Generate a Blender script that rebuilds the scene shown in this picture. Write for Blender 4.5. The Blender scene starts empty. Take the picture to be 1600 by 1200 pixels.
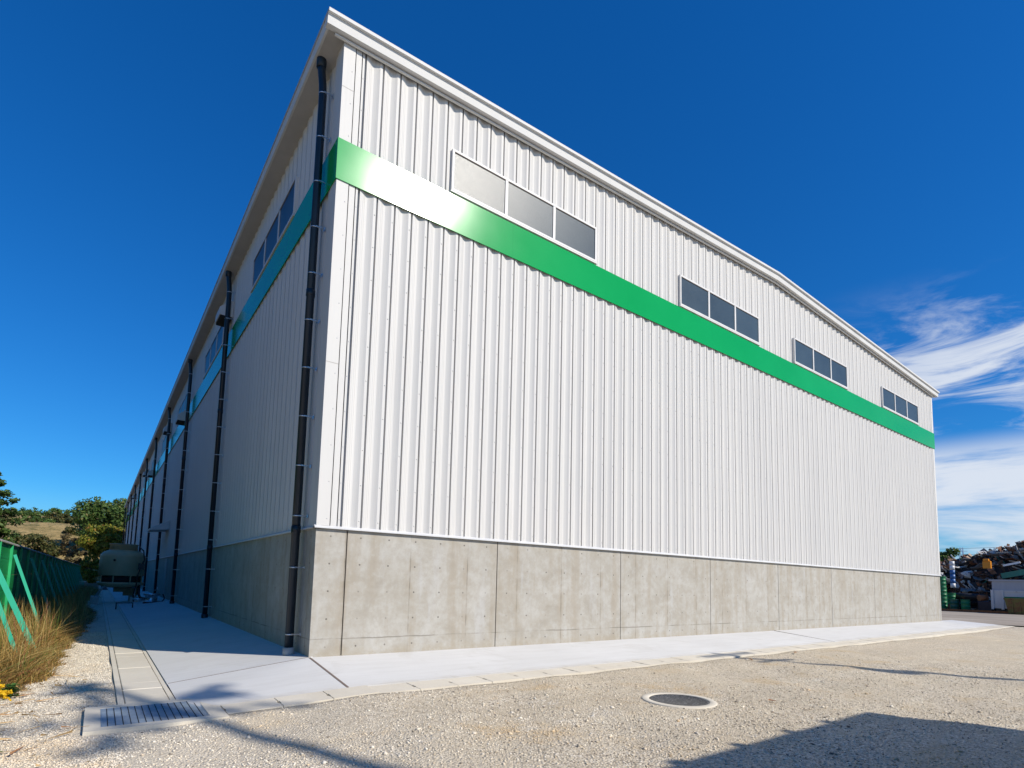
import bpy, bmesh, math, random
import numpy as np
from mathutils import Vector, Matrix, noise as mnoise

random.seed(7)
rng = np.random.default_rng(7)
R = math.radians
scene = bpy.context.scene
COL = scene.collection

# ------------------------------------------------------------------ camera
W, L = 29.32, 91.2            # warehouse width (x) and length (y)
cam_d = bpy.data.cameras.new('camera')
cam = bpy.data.objects.new('camera', cam_d)
COL.objects.link(cam)
scene.camera = cam
yaw, pitch, roll = .6256, .0962, .0261
f_ = Vector((math.sin(yaw) * math.cos(pitch), math.cos(yaw) * math.cos(pitch), math.sin(pitch)))
r_ = Vector((math.cos(yaw), -math.sin(yaw), 0))
u_ = r_.cross(f_)
rr = r_ * math.cos(roll) + u_ * math.sin(roll)
uu = -r_ * math.sin(roll) + u_ * math.cos(roll)
M3 = Matrix((rr, uu, -f_)).transposed()
cam.matrix_world = Matrix.Translation((-2.8429, -9.1054, 1.2831)) @ M3.to_4x4()
cam_d.sensor_fit = 'HORIZONTAL'
cam_d.sensor_width = 36
cam_d.lens = 866.926 / 1600 * 36
cam_d.shift_x = (800 - 783.78) / 1600
cam_d.shift_y = (825.26 - 600) / 1600
cam_d.clip_start = .05
cam_d.clip_end = 8000
scene.render.resolution_x, scene.render.resolution_y = 1024, 768

# ------------------------------------------------------------------ light
SUN_AZ = 25.5      # degrees from -Y towards +X
SUN_EL = 36.0
sd = Vector((math.sin(R(SUN_AZ)) * math.cos(R(SUN_EL)), -math.cos(R(SUN_AZ)) * math.cos(R(SUN_EL)), math.sin(R(SUN_EL))))
sl = bpy.data.lights.new('sun', 'SUN')
sl.energy = 4.9
sl.angle = R(.53)
sl.color = (1, .93, .82)
so = bpy.data.objects.new('sun', sl)
COL.objects.link(so)
so.rotation_euler = sd.to_track_quat('Z', 'Y').to_euler()
so.location = sd * 60

world = bpy.data.worlds.new('World')
scene.world = world
world.use_nodes = True
wn, wl = world.node_tree.nodes, world.node_tree.links
wn.clear()


def wnode(t, **kw):
    n = wn.new(t)
    for k, v in kw.items():
        setattr(n, k, v)
    return n


def wmath(op, a, b=None, clamp=False):
    n = wn.new('ShaderNodeMath')
    n.operation = op
    n.use_clamp = clamp
    for i, v in enumerate((a, b)):
        if v is None:
            continue
        if isinstance(v, (int, float)):
            n.inputs[i].default_value = v
        else:
            wl.new(v, n.inputs[i])
    return n.outputs[0]


sky = wnode('ShaderNodeTexSky', sky_type='NISHITA', sun_disc=False)
sky.sun_elevation = R(SUN_EL)
sky.sun_rotation = R(180 - SUN_AZ)
sky.altitude = 300
sky.air_density = 1.0
sky.dust_density = .25
sky.ozone_density = 3.0
tint = wnode('ShaderNodeMix', data_type='RGBA', blend_type='MULTIPLY')
tint.inputs[0].default_value = 1
SKY_TINT = (.40, 1.12, 1.65, 1)
tint.inputs[7].default_value = SKY_TINT
gam = wnode('ShaderNodeGamma')
gam.inputs[1].default_value = .80
wl.new(sky.outputs[0], gam.inputs[0])
hsv = wnode('ShaderNodeHueSaturation')
hsv.inputs['Saturation'].default_value = 1.5
wl.new(gam.outputs[0], hsv.inputs['Color'])
wl.new(hsv.outputs[0], tint.inputs[6])
# thin streaky clouds low in the sky to the right of the building
tc = wnode('ShaderNodeTexCoord')
sep = wnode('ShaderNodeSeparateXYZ')
wl.new(tc.outputs['Generated'], sep.inputs[0])
# rotate so that x runs along the view to the right edge of the picture (azimuth 80 deg)
def cloud_noise(scale, rot, loc, detail, dist, sc):
    mp = wnode('ShaderNodeMapping')
    mp.inputs['Rotation'].default_value = rot
    mp.inputs['Scale'].default_value = scale
    mp.inputs['Location'].default_value = loc
    wl.new(tc.outputs['Generated'], mp.inputs[0])
    nz = wnode('ShaderNodeTexNoise')
    nz.inputs['Scale'].default_value = sc
    nz.inputs['Detail'].default_value = detail
    nz.inputs['Roughness'].default_value = .61
    nz.inputs['Distortion'].default_value = dist
    wl.new(mp.outputs[0], nz.inputs['Vector'])
    return nz.outputs[0]


def wrange(v, a, b, c=0, d=1):
    n = wnode('ShaderNodeMapRange', interpolation_type='SMOOTHSTEP')
    for i_, q in enumerate((a, b, c, d)):
        n.inputs[i_ + 1].default_value = q
    wl.new(v, n.inputs[0])
    return n.outputs[0]


el = sep.outputs[2]
az = wrange(sep.outputs[0], .80, .945)
wisps = cloud_noise((2.0, 2.4, 9.0), (R(-20), 0, 0), (.35, .46, .34), 10, .7, 2.2)
bank = cloud_noise((1.4, 1.6, 10.0), (R(4), 0, 0), (.9, .3, .15), 9, .4, 2.0)
w_band = wmath('MULTIPLY', wrange(el, .44, .32), wrange(el, .14, .22))
c1 = wmath('MULTIPLY', wrange(wisps, .44, .65), w_band)
b_band = wrange(el, .225, .175)
c2 = wmath('MULTIPLY', wrange(bank, .30, .56), b_band)
cl = wmath('MULTIPLY', wmath('MULTIPLY', wmath('MAXIMUM', c1, c2), az), .92, True)
cmix = wnode('ShaderNodeMix', data_type='RGBA')
wl.new(cl, cmix.inputs[0])
wl.new(tint.outputs[2], cmix.inputs[6])
cmix.inputs[7].default_value = (6.9, 7.4, 8.2, 1)
bg = wnode('ShaderNodeBackground')
SKY_STRENGTH = .10
bg.inputs[1].default_value = SKY_STRENGTH
hz = wnode('ShaderNodeMix', data_type='RGBA')
wl.new(wrange(el, .13, .0, 0, .65), hz.inputs[0])
wl.new(cmix.outputs[2], hz.inputs[6])
hz.inputs[7].default_value = (2.6, 4.9, 7.0, 1)
wl.new(hz.outputs[2], bg.inputs[0])
wo = wnode('ShaderNodeOutputWorld')
wl.new(bg.outputs[0], wo.inputs[0])

scene.view_settings.view_transform = 'Standard'
scene.view_settings.look = 'None'
scene.view_settings.gamma = 1
scene.view_settings.use_curve_mapping = False
scene.view_settings.exposure = .12


# ------------------------------------------------------------------ materials
class Mat:
    """tiny wrapper for building procedural materials"""

    def __init__(s, name, rough=.5, spec=.5, metal=0):
        s.m = bpy.data.materials.new(name)
        s.m.use_nodes = True
        s.n, s.l = s.m.node_tree.nodes, s.m.node_tree.links
        s.b = s.n['Principled BSDF']
        s.b.inputs['Roughness'].default_value = rough
        s.b.inputs['Specular IOR Level'].default_value = spec
        s.b.inputs['Metallic'].default_value = metal
        s._pos = None

    def set(s, sock, v):
        if isinstance(v, bpy.types.NodeSocket):
            s.l.new(v, sock)
        else:
            sock.default_value = v

    def node(s, t, **kw):
        n = s.n.new(t)
        for k, v in kw.items():
            setattr(n, k, v)
        return n

    def pos(s):
        if s._pos is None:
            s._pos = s.node('ShaderNodeNewGeometry').outputs['Position']
        return s._pos

    def xyz(s):
        n = s.node('ShaderNodeSeparateXYZ')
        s.l.new(s.pos(), n.inputs[0])
        return n.outputs

    def island(s):
        return s.node('ShaderNodeNewGeometry').outputs['Random Per Island']

    def objrand(s):
        return s.node('ShaderNodeObjectInfo').outputs['Random']

    def noise(s, scale, detail=4, rough=.55, vec=None, stretch=None, dist=0):
        n = s.node('ShaderNodeTexNoise')
        n.inputs['Scale'].default_value = scale
        n.inputs['Detail'].default_value = detail
        n.inputs['Roughness'].default_value = rough
        n.inputs['Distortion'].default_value = dist
        v = vec if vec is not None else s.pos()
        if stretch:
            mpn = s.node('ShaderNodeVectorMath', operation='MULTIPLY')
            s.l.new(v, mpn.inputs[0])
            mpn.inputs[1].default_value = stretch
            v = mpn.outputs[0]
        s.l.new(v, n.inputs['Vector'])
        return n.outputs[0]

    def vor(s, scale, out='Distance', feature='F1', rnd=1):
        n = s.node('ShaderNodeTexVoronoi', feature=feature)
        n.inputs['Scale'].default_value = scale
        n.inputs['Randomness'].default_value = rnd
        s.l.new(s.pos(), n.inputs['Vector'])
        return n.outputs[out]

    def math(s, op, a, b=None, clamp=False):
        n = s.node('ShaderNodeMath', operation=op, use_clamp=clamp)
        s.set(n.inputs[0], a)
        if b is not None:
            s.set(n.inputs[1], b)
        return n.outputs[0]

    def ramp(s, fac, stops):
        n = s.node('ShaderNodeValToRGB')
        e = n.color_ramp.elements
        while len(e) < len(stops):
            e.new(.5)
        for el, (p, c) in zip(e, stops):
            el.position = p
            el.color = (c[0], c[1], c[2], 1)
        s.l.new(fac, n.inputs[0])
        return n.outputs[0]

    def rng(s, fac, a, b, c=0, d=1):
        n = s.node('ShaderNodeMapRange')
        s.l.new(fac, n.inputs[0])
        for i, v in enumerate((a, b, c, d)):
            n.inputs[i + 1].default_value = v
        return n.outputs[0]

    def mix(s, fac, a, b, blend='MIX'):
        n = s.node('ShaderNodeMix', data_type='RGBA', blend_type=blend)
        s.set(n.inputs[0], fac)
        for i, v in ((6, a), (7, b)):
            if isinstance(v, tuple) and len(v) == 3:
                v = (*v, 1)
            s.set(n.inputs[i], v)
        return n.outputs[2]

    def col(s, c):
        if isinstance(c, tuple) and len(c) == 3:
            c = (*c, 1)
        s.set(s.b.inputs['Base Color'], c)
        return s

    def bump(s, h, strength=.3, dist=.01):
        n = s.node('ShaderNodeBump')
        n.inputs['Strength'].default_value = strength
        n.inputs['Distance'].default_value = dist
        s.l.new(h, n.inputs['Height'])
        s.l.new(n.outputs[0], s.b.inputs['Normal'])
        return s

    def rough(s, v):
        s.set(s.b.inputs['Roughness'], v)
        return s


def grey(v):
    return (v, v, v)


def plain(name, c, rough=.5, metal=0, spec=.5, var=.12, scale=6):
    m = Mat(name, rough, spec, metal)
    n = m.noise(scale, 5)
    dark = tuple(x * (1 - var) for x in c)
    lite = tuple(min(1, x * (1 + var)) for x in c)
    m.col(m.ramp(n, [(.3, dark), (.7, lite)]))
    m.rough(m.rng(n, .3, .7, max(.02, rough - .06), rough + .06))
    return m.m


def make_siding():
    m = Mat('white_siding', .6, .25)
    n = m.noise(1.0, 4, .6, stretch=(3, 3, .12))
    n2 = m.noise(.5, 3)
    c = m.ramp(n, [(.3, (.57, .555, .53)), (.7, (.615, .60, .572))])
    c = m.mix(m.rng(n2, .35, .7, 0, .15), c, (.48, .48, .475))
    run = m.noise(1.0, 6, .7, stretch=(9, 9, .25))
    c = m.mix(m.rng(run, .56, .74, 0, .28), c, (.40, .38, .35))
    m.col(m.mix(m.rng(m.objrand(), 0, 1, 0, .10), c, (.46, .46, .46)))
    m.rough(m.rng(n, .3, .7, .55, .65))
    m.bump(m.noise(2.2, 2, stretch=(1, 1, .35)), .2, .012)
    return m.m


def make_concrete():
    # cast-in-place wall: pale cloudy concrete, form joints every 1.22 m, tie plugs, pour line
    m = Mat('cast_concrete', .75, .35)
    x, y, z = m.xyz()
    u = m.math('ADD', x, y)
    big = m.noise(1.5, 7, .66, dist=.5)
    streak = m.noise(1.0, 5, .6, stretch=(3.2, 3.2, .35))
    fine = m.noise(28, 4, .6)
    mid = m.noise(5.5, 6, .68)
    c = m.ramp(big, [(.28, (.30, .275, .23)), (.45, (.37, .348, .302)), (.58, (.405, .387, .347)), (.74, (.46, .448, .415))])
    c = m.mix(m.rng(streak, .50, .66, 0, .6), c, (.315, .27, .205))
    c = m.mix(m.rng(streak, .42, .30, 0, .55), c, (.45, .45, .445))
    c = m.mix(m.rng(fine, .3, .7, 0, .22), c, (.27, .25, .22))
    c = m.mix(m.rng(mid, .47, .68, 0, .42), c, (.285, .25, .20))
    c = m.mix(m.rng(mid, .46, .30, 0, .35), c, (.46, .45, .43))
    # form joints
    fu = m.math('FRACT', m.math('DIVIDE', m.math('SUBTRACT', u, .53), 1.2223))
    du = m.math('ABSOLUTE', m.math('SUBTRACT', fu, .5))
    line = m.rng(du, .487, .497, 0, 1)
    wob = m.noise(2.3, 3)
    line = m.math('MULTIPLY', line, m.rng(wob, .42, .62, .08, .75))
    halo = m.math('MULTIPLY', m.rng(du, .40, .5, 0, 1), m.rng(wob, .45, .62, 0, .6))
    zz = m.math('ADD', z, m.math('MULTIPLY', m.math('SUBTRACT', big, .5), .05))
    pl = m.rng(m.math('ABSOLUTE', m.math('SUBTRACT', zz, .275)), .004, .016, .7, 0)
    pl = m.math('MULTIPLY', pl, m.rng(m.noise(1.6, 3), .42, .58, .15, 1))
    pl2 = m.rng(m.math('ABSOLUTE', m.math('SUBTRACT', zz, 1.08)), .01, .05, .10, 0)
    c = m.mix(halo, c, (.30, .255, .19))
    c = m.mix(line, c, (.16, .14, .115))
    c = m.mix(pl, c, (.15, .135, .11))
    c = m.mix(pl2, c, (.46, .44, .40))
    # tie plugs
    pu = m.math('SUBTRACT', m.math('FRACT', m.math('DIVIDE', m.math('SUBTRACT', u, .53), .5238)), .5)
    pz = m.math('SUBTRACT', m.math('FRACT', m.math('DIVIDE', m.math('SUBTRACT', z, -.085), .455)), .5)
    d = m.math('SQRT', m.math('ADD', m.math('POWER', m.math('MULTIPLY', pu, .5238), 2), m.math('POWER', m.math('MULTIPLY', pz, .455), 2)))
    dot = m.rng(d, .011, .019, 1, 0)
    c = m.mix(m.math('MULTIPLY', dot, m.rng(m.noise(1.9, 1), .38, .55, .25, .85)), c, (.09, .08, .07))
    splash = m.math('MULTIPLY', m.rng(zz, .0, .16, .5, 0), m.rng(mid, .35, .6, .2, 1))
    c = m.mix(splash, c, (.33, .28, .20))
    m.col(c)
    h = m.math('SUBTRACT', m.math('MULTIPLY', fine, .25), m.math('ADD', line, dot))
    m.bump(h, .35, .006)
    return m.m


def make_slab():
    m = Mat('pale_slab_concrete', .8, .3)
    big = m.noise(.5, 5, .6)
    br = m.noise(2.2, 5, .6, stretch=(.4, 3, 1))
    fine = m.noise(70, 3)
    c = m.ramp(big, [(.3, (.57, .565, .55)), (.7, (.63, .625, .61))])
    c = m.mix(m.rng(br, .45, .7, 0, .5), c, (.52, .51, .485))
    sp = m.noise(.9, 7, .7, dist=.8)
    c = m.mix(m.rng(sp, .56, .72, 0, .5), c, (.47, .45, .41))
    x, y, z = m.xyz()
    c = m.mix(m.math('MULTIPLY', m.rng(m.math('ABSOLUTE', m.math('ADD', y, 1.72)), .0, .16, .55, 0), m.rng(sp, .4, .6, .1, 1)), c, (.43, .385, .31))
    c = m.mix(m.rng(fine, .35, .65, 0, .12), c, (.46, .45, .43))
    m.col(c)
    m.bump(fine, .12, .003)
    return m.m


def make_kerbmat():
    m = Mat('cream_kerb_concrete', .8, .3)
    big = m.noise(1.3, 5, .6)
    fine = m.noise(55, 3)
    c = m.ramp(big, [(.3, (.60, .545, .445)), (.7, (.68, .63, .53))])
    c = m.mix(m.rng(m.objrand(), 0, 1, 0, .22), c, (.56, .51, .43))
    c = m.mix(m.rng(fine, .35, .65, 0, .2), c, (.42, .38, .31))
    m.col(c)
    m.bump(fine, .2, .003)
    return m.m


def make_gravel():
    m = Mat('gravel', .9, .2)
    big = m.noise(.35, 5, .6, dist=.6)
    mid = m.noise(1.6, 5, .65)
    st = m.noise(1.0, 5, .6, stretch=(.5, 1.8, 1))
    sand = m.ramp(mid, [(.3, (.53, .44, .305)), (.55, (.65, .56, .41)), (.75, (.75, .67, .53))])
    cell = m.vor(46, 'Color')
    sepc = m.node('ShaderNodeSeparateColor')
    m.l.new(cell, sepc.inputs[0])
    stone = m.ramp(sepc.outputs[0], [(0, (.14, .12, .10)), (.12, (.36, .315, .25)), (.4, (.65, .565, .43)), (.75, (.76, .68, .545)), (1, (.87, .80, .68))])
    edge = m.vor(46, 'Distance', 'F1')
    stone = m.mix(m.rng(edge, .38, .62, 0, .45), stone, (.33, .27, .195))
    f = m.rng(m.math('ADD', m.math('MULTIPLY', big, .6), m.math('MULTIPLY', st, .4)), .40, .56, .35, 1)
    c = m.mix(f, sand, stone)
    # far away single stones melt into a mottled tan
    c = m.mix(m.rng(m.noise(5, 4), .4, .68, 0, .4), c, (.46, .375, .265))
    c = m.mix(m.rng(m.noise(.9, 4), .57, .68, 0, .45), c, (.52, .385, .215))
    c = m.mix(m.rng(m.noise(.8, 5, .65, stretch=(.35, 1.3, 1)), .40, .64, 0, .40), c, (.44, .375, .285))
    xx = m.xyz()[0]
    c = m.mix(m.rng(xx, -2.6, .5, .33, 0), c, (.78, .71, .59))
    m.col(c)
    h = m.math('ADD', m.math('MULTIPLY', edge, -1), m.math('MULTIPLY', m.noise(90, 3), .4))
    m.bump(h, .7, .02)
    return m.m


def make_stone():
    m = Mat('gravel_stone', .85, .25)
    i = m.island()
    c = m.ramp(i, [(0, (.10, .09, .08)), (.07, (.24, .21, .175)), (.2, (.56, .485, .37)), (.55, (.78, .70, .56)), (.86, (.88, .82, .71)), (.95, (.80, .73, .60)), (1, (.60, .43, .25))])
    c = m.mix(m.rng(m.noise(.8, 5, .65, stretch=(.35, 1.3, 1)), .36, .64, 0, .40), c, (.47, .40, .305))
    c = m.mix(m.rng(m.noise(.9, 4), .53, .66, 0, .6), c, (.66, .47, .25))
    c = m.mix(m.rng(m.noise(1.9, 4, .6), .58, .66, 0, .4), c, (.88, .85, .79))
    xx = m.xyz()[0]
    c = m.mix(m.math('MULTIPLY', m.rng(xx, -2.6, .5, .33, 0), m.rng(i, .06, .12, 0, 1)), c, (.82, .76, .65))
    m.col(c)
    return m.m


def make_band():
    m = Mat('green_band_paint', .16, .20)
    n = m.noise(.5, 3)
    m.col(m.ramp(n, [(.3, (.005, .285, .068)), (.7, (.007, .315, .08))]))
    m.rough(m.rng(n, .3, .7, .145, .175))
    m.bump(m.noise(.9, 2, stretch=(1, 1, .4)), .08, .01)
    return m.m


def make_glass():
    m = Mat('frosted_glass', .33, .24)
    n = m.noise(1.2, 3)
    sp = m.noise(120, 2)
    n = m.math('ADD', m.math('MULTIPLY', n, .6), m.math('MULTIPLY', m.objrand(), .4))
    c = m.ramp(n, [(.25, (.015, .033, .052)), (.75, (.042, .07, .095))])
    m.col(m.mix(m.rng(sp, .45, .62, 0, .3), c, (.09, .12, .14)))
    m.rough(m.rng(sp, .35, .65, .29, .40))
    m.bump(sp, .28, .004)
    return m.m


def leafmat(name, stops, rough=.6, trans=.25):
    m = Mat(name, rough, .25)
    i = m.island()
    c = m.ramp(i, stops)
    m.col(c)
    tr = m.node('ShaderNodeBsdfTranslucent')
    m.l.new(c, tr.inputs[0])
    mx = m.node('ShaderNodeMixShader')
    mx.inputs[0].default_value = trans
    m.l.new(m.b.outputs[0], mx.inputs[1])
    m.l.new(tr.outputs[0], mx.inputs[2])
    out = m.n['Material Output']
    m.l.new(mx.outputs[0], out.inputs[0])
    return m.m


def make_hill():
    m = Mat('dry_hillside', .95, .1)
    n = m.noise(.16, 6, .65)
    f = m.noise(1.1, 6, .75)
    c = m.ramp(n, [(.3, (.30, .23, .10)), (.5, (.43, .31, .14)), (.7, (.50, .36, .17))])
    c = m.mix(m.rng(f, .42, .68, 0, .85), c, (.15, .125, .05))
    g = m.noise(.42, 6, .75)
    c = m.mix(m.rng(g, .54, .62, 0, .85), c, (.075, .09, .03))
    yy = m.xyz()[1]
    c = m.mix(m.math('MULTIPLY', m.rng(yy, 112, 96, 0, .8), m.rng(f, .4, .55, .3, 1)), c, (.09, .10, .03))
    m.col(c)
    m.bump(f, 1, .5)
    return m.m


def make_yard():
    m = Mat('worn_yard_paving', .9, .25)
    n = m.noise(.35, 6, .6, stretch=(1.5, .5, 1))
    f = m.noise(9, 4)
    c = m.ramp(n, [(.3, (.27, .225, .175)), (.55, (.38, .325, .26)), (.75, (.47, .415, .34))])
    c = m.mix(m.rng(f, .4, .7, 0, .3), c, (.19, .165, .14))
    m.col(c)
    m.bump(f, .3, .01)
    return m.m


def rusty(name, c, amount=.5, rough=.6, metal=0):
    m = Mat(name, rough, .4, metal)
    n = m.noise(3.2, 6, .65)
    st = m.noise(1.5, 5, .6, stretch=(3, 3, .5))
    base = m.mix(m.rng(st, .3, .7, 0, .25), c, tuple(x * .55 for x in c))
    rust = m.ramp(m.noise(14, 4), [(.3, (.075, .03, .014)), (.7, (.20, .085, .035))])
    m.col(m.mix(m.rng(n, .72 - amount * .4, .80 - amount * .35, 0, .9), base, rust))
    return m.m


M = {}
M['siding'] = make_siding()
M['concrete'] = make_concrete()
M['slab'] = make_slab()
M['kerb'] = make_kerbmat()
M['gravel'] = make_gravel()
M['stone'] = make_stone()
M['band'] = make_band()
M['glass'] = make_glass()
M['trim'] = plain('white_trim', (.58, .575, .56), .65, spec=.25, var=.05, scale=2)
M['soffit'] = plain('soffit_board', (.42, .39, .36), .7, var=.08, scale=3)
M['frame'] = plain('window_frame', (.60, .59, .575), .5, spec=.3, var=.05, scale=3)
M['brown'] = plain('sealant_brown', (.16, .12, .10), .6)
M['pipe'] = plain('dark_pipe', (.010, .018, .028), .38, spec=.4, var=.2, scale=3)
M['steel'] = plain('galvanised_steel', (.55, .57, .60), .3, metal=.9, var=.15, scale=20)
M['dark'] = plain('dark_gap', (.02, .02, .02), .9)
M['roof'] = plain('roof_sheet', (.45, .46, .47), .4, var=.06, scale=2)
M['flash'] = plain('base_flashing', (.58, .58, .58), .4, var=.06, scale=2)
M['grate'] = plain('grating_steel', (.33, .40, .47), .45, metal=.35, var=.15, scale=25)
M['iron'] = None
M['tower'] = plain('cooling_tower_shell', (.56, .39, .22), .5, var=.08, scale=2)
M['black'] = plain('black_rubber', (.012, .012, .013), .45)
M['wood'] = plain('bare_timber', (.24, .14, .07), .75, var=.3, scale=9)
M['block'] = plain('footing_concrete', (.46, .43, .39), .85, var=.15, scale=12)
M['fgreen'] = plain('green_fence_steel', (.008, .235, .05), .42, var=.16, scale=2.5)
M['fpost'] = plain('green_post_steel', (.02, .36, .13), .4, var=.15, scale=5)
M['brace'] = rusty('turquoise_brace', (.04, .45, .30), .12, .4)
M['cap'] = rusty('fence_cap', (.42, .40, .36), .35, .5)
M['bark'] = plain('tree_bark', (.085, .06, .045), .9, var=.35, scale=12)
M['hill'] = make_hill()
M['yard'] = make_yard()
M['grass_soil'] = plain('weedy_soil', (.16, .115, .06), .95, var=.35, scale=8)
M['shed'] = plain('shed_wall', (.32, .33, .33), .6, var=.1, scale=2)
M['pole'] = plain('pole_concrete', (.36, .35, .33), .8, var=.1, scale=4)


def make_iron():
    m = Mat('cast_iron_cover', .55, .5, .3)
    v = m.vor(38, 'Distance')
    n = m.noise(30, 3)
    c = m.ramp(v, [(.15, (.16, .16, .165)), (.55, (.035, .036, .04))])
    m.col(m.mix(m.rng(n, .58, .70, 0, .9), c, (.34, .33, .32)))
    m.bump(v, .6, .008)
    return m.m


M['iron'] = make_iron()


# ------------------------------------------------------------------ object helpers
ORIGIN = {}


def tag(o, label=None, cat=None, group=None, kind=None):
    if label:
        o['label'] = label
    if cat:
        o['category'] = cat
    if group:
        o['group'] = group
    if kind:
        o['kind'] = kind
    return o


def thing(name, loc, label, cat, group=None, kind=None):
    o = bpy.data.objects.new(name, None)
    o.empty_display_size = .3
    o.location = loc
    COL.objects.link(o)
    ORIGIN[o] = Vector(loc)
    return tag(o, label, cat, group, kind)


def link_mesh(name, me, parent=None, mat=None, loc=None):
    if mat is not None and not me.materials:
        me.materials.append(mat)
    o = bpy.data.objects.new(name, me)
    COL.objects.link(o)
    if parent is not None:
        o.parent = parent
        ORIGIN[o] = ORIGIN.get(parent, Vector((0, 0, 0)))
    else:
        ORIGIN[o] = Vector((0, 0, 0))
    if loc is not None:
        o.location = loc
    return o


class MB:
    """collects shapes in world coordinates, then becomes one mesh object"""

    def __init__(s):
        s.v, s.f, s.sm = [], [], []

    def add(s, vs, fs, smooth=False):
        o = len(s.v)
        s.v += [tuple(p) for p in vs]
        for f in fs:
            s.f.append(tuple(i + o for i in f))
            s.sm.append(smooth)
        return s

    def box(s, a, b):
        (x0, y0, z0), (x1, y1, z1) = a, b
        x0, x1 = min(x0, x1), max(x0, x1)
        y0, y1 = min(y0, y1), max(y0, y1)
        z0, z1 = min(z0, z1), max(z0, z1)
        v = [(x0, y0, z0), (x1, y0, z0), (x1, y1, z0), (x0, y1, z0), (x0, y0, z1), (x1, y0, z1), (x1, y1, z1), (x0, y1, z1)]
        return s.add(v, [(0, 3, 2, 1), (4, 5, 6, 7), (0, 1, 5, 4), (1, 2, 6, 5), (2, 3, 7, 6), (3, 0, 4, 7)])

    def bbox(s, a, b, c=.01):
        """box with chamfered vertical and top edges"""
        (x0, y0, z0), (x1, y1, z1) = a, b
        lo = [(x0, y0), (x1, y0), (x1, y1), (x0, y1)]
        hi = [(x0 + c, y0 + c), (x1 - c, y0 + c), (x1 - c, y1 - c), (x0 + c, y1 - c)]
        v = [(x, y, z0) for x, y in lo] + [(x, y, z1 - c) for x, y in lo] + [(x, y, z1) for x, y in hi]
        f = [(0, 3, 2, 1), (8, 9, 10, 11)]
        for k in range(4):
            j = (k + 1) % 4
            f += [(k, j, 4 + j, 4 + k), (4 + k, 4 + j, 8 + j, 8 + k)]
        return s.add(v, f)

    def hexa(s, v8):
        return s.add(v8, [(0, 3, 2, 1), (4, 5, 6, 7), (0, 1, 5, 4), (1, 2, 6, 5), (2, 3, 7, 6), (3, 0, 4, 7)])

    def bar(s, p, q, w, h, up=(0, 0, 1)):
        p, q, up = Vector(p), Vector(q), Vector(up)
        d = (q - p).normalized()
        a = d.cross(up)
        if a.length < 1e-4:
            a = d.cross(Vector((1, 0, 0)))
        a.normalize()
        b = a.cross(d).normalized()
        a *= w / 2
        b *= h / 2
        return s.hexa([p - a - b, p + a - b, p + a + b, p - a + b, q - a - b, q + a - b, q + a + b, q - a + b])

    def tube(s, pts, rad, n=10, caps=True, smooth=True):
        pts = [Vector(p) for p in pts]
        rads = rad if isinstance(rad, (list, tuple)) else [rad] * len(pts)
        o = len(s.v)
        prev = None
        for i, p in enumerate(pts):
            if i == 0:
                d = pts[1] - p
            elif i == len(pts) - 1:
                d = p - pts[i - 1]
            else:
                d = (pts[i + 1] - p).normalized() + (p - pts[i - 1]).normalized()
            d.normalize()
            if prev is None:
                a = d.orthogonal().normalized()
            else:
                a = (prev - d * prev.dot(d)).normalized()
            prev = a
            b = d.cross(a)
            for k in range(n):
                t = 2 * math.pi * k / n
                s.v.append(tuple(p + (a * math.cos(t) + b * math.sin(t)) * rads[i]))
        for i in range(len(pts) - 1):
            for k in range(n):
                j = (k + 1) % n
                s.f.append((o + i * n + k, o + i * n + j, o + (i + 1) * n + j, o + (i + 1) * n + k))
                s.sm.append(smooth)
        if caps:
            s.f.append(tuple(o + k for k in reversed(range(n))))
            s.sm.append(False)
            e = o + (len(pts) - 1) * n
            s.f.append(tuple(e + k for k in range(n)))
            s.sm.append(False)
        return s

    def lathe(s, c, prof, n=32, smooth=True, caps=True):
        o = len(s.v)
        for r, z in prof:
            for k in range(n):
                t = 2 * math.pi * k / n
                s.v.append((c[0] + r * math.cos(t), c[1] + r * math.sin(t), c[2] + z))
        for i in range(len(prof) - 1):
            for k in range(n):
                j = (k + 1) % n
                s.f.append((o + i * n + k, o + i * n + j, o + (i + 1) * n + j, o + (i + 1) * n + k))
                s.sm.append(smooth)
        if caps:
            s.f.append(tuple(o + k for k in reversed(range(n))))
            s.f.append(tuple(o + (len(prof) - 1) * n + k for k in range(n)))
            s.sm += [False, False]
        return s

    def prism(s, poly, axis, a, b):
        """extrude a 2D polygon along an axis ('x','y','z') from a to b"""
        n = len(poly)

        def P(p, t):
            if axis == 'x':
                return (t, p[0], p[1])
            if axis == 'y':
                return (p[0], t, p[1])
            return (p[0], p[1], t)
        v = [P(p, a) for p in poly] + [P(p, b) for p in poly]
        f = [tuple(range(n)), tuple(reversed(range(n, 2 * n)))]
        for k in range(n):
            j = (k + 1) % n
            f.append((k, n + k, n + j, j))
        return s.add(v, f)

    def mesh(s, name, mat=None, off=Vector((0, 0, 0)), fix=True):
        me = bpy.data.meshes.new(name)
        me.from_pydata([(p[0] - off[0], p[1] - off[1], p[2] - off[2]) for p in s.v], [], s.f)
        if any(s.sm):
            me.polygons.foreach_set('use_smooth', s.sm)
        if fix:
            bm = bmesh.new()
            bm.from_mesh(me)
            bmesh.ops.recalc_face_normals(bm, faces=bm.faces)
            bm.to_mesh(me)
            bm.free()
        if mat:
            me.materials.append(mat)
        me.update()
        return me

    def build(s, name, mat, parent=None, fix=True):
        off = ORIGIN.get(parent, Vector((0, 0, 0))) if parent is not None else Vector((0, 0, 0))
        return link_mesh(name, s.mesh(name, mat, off, fix), parent)


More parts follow.
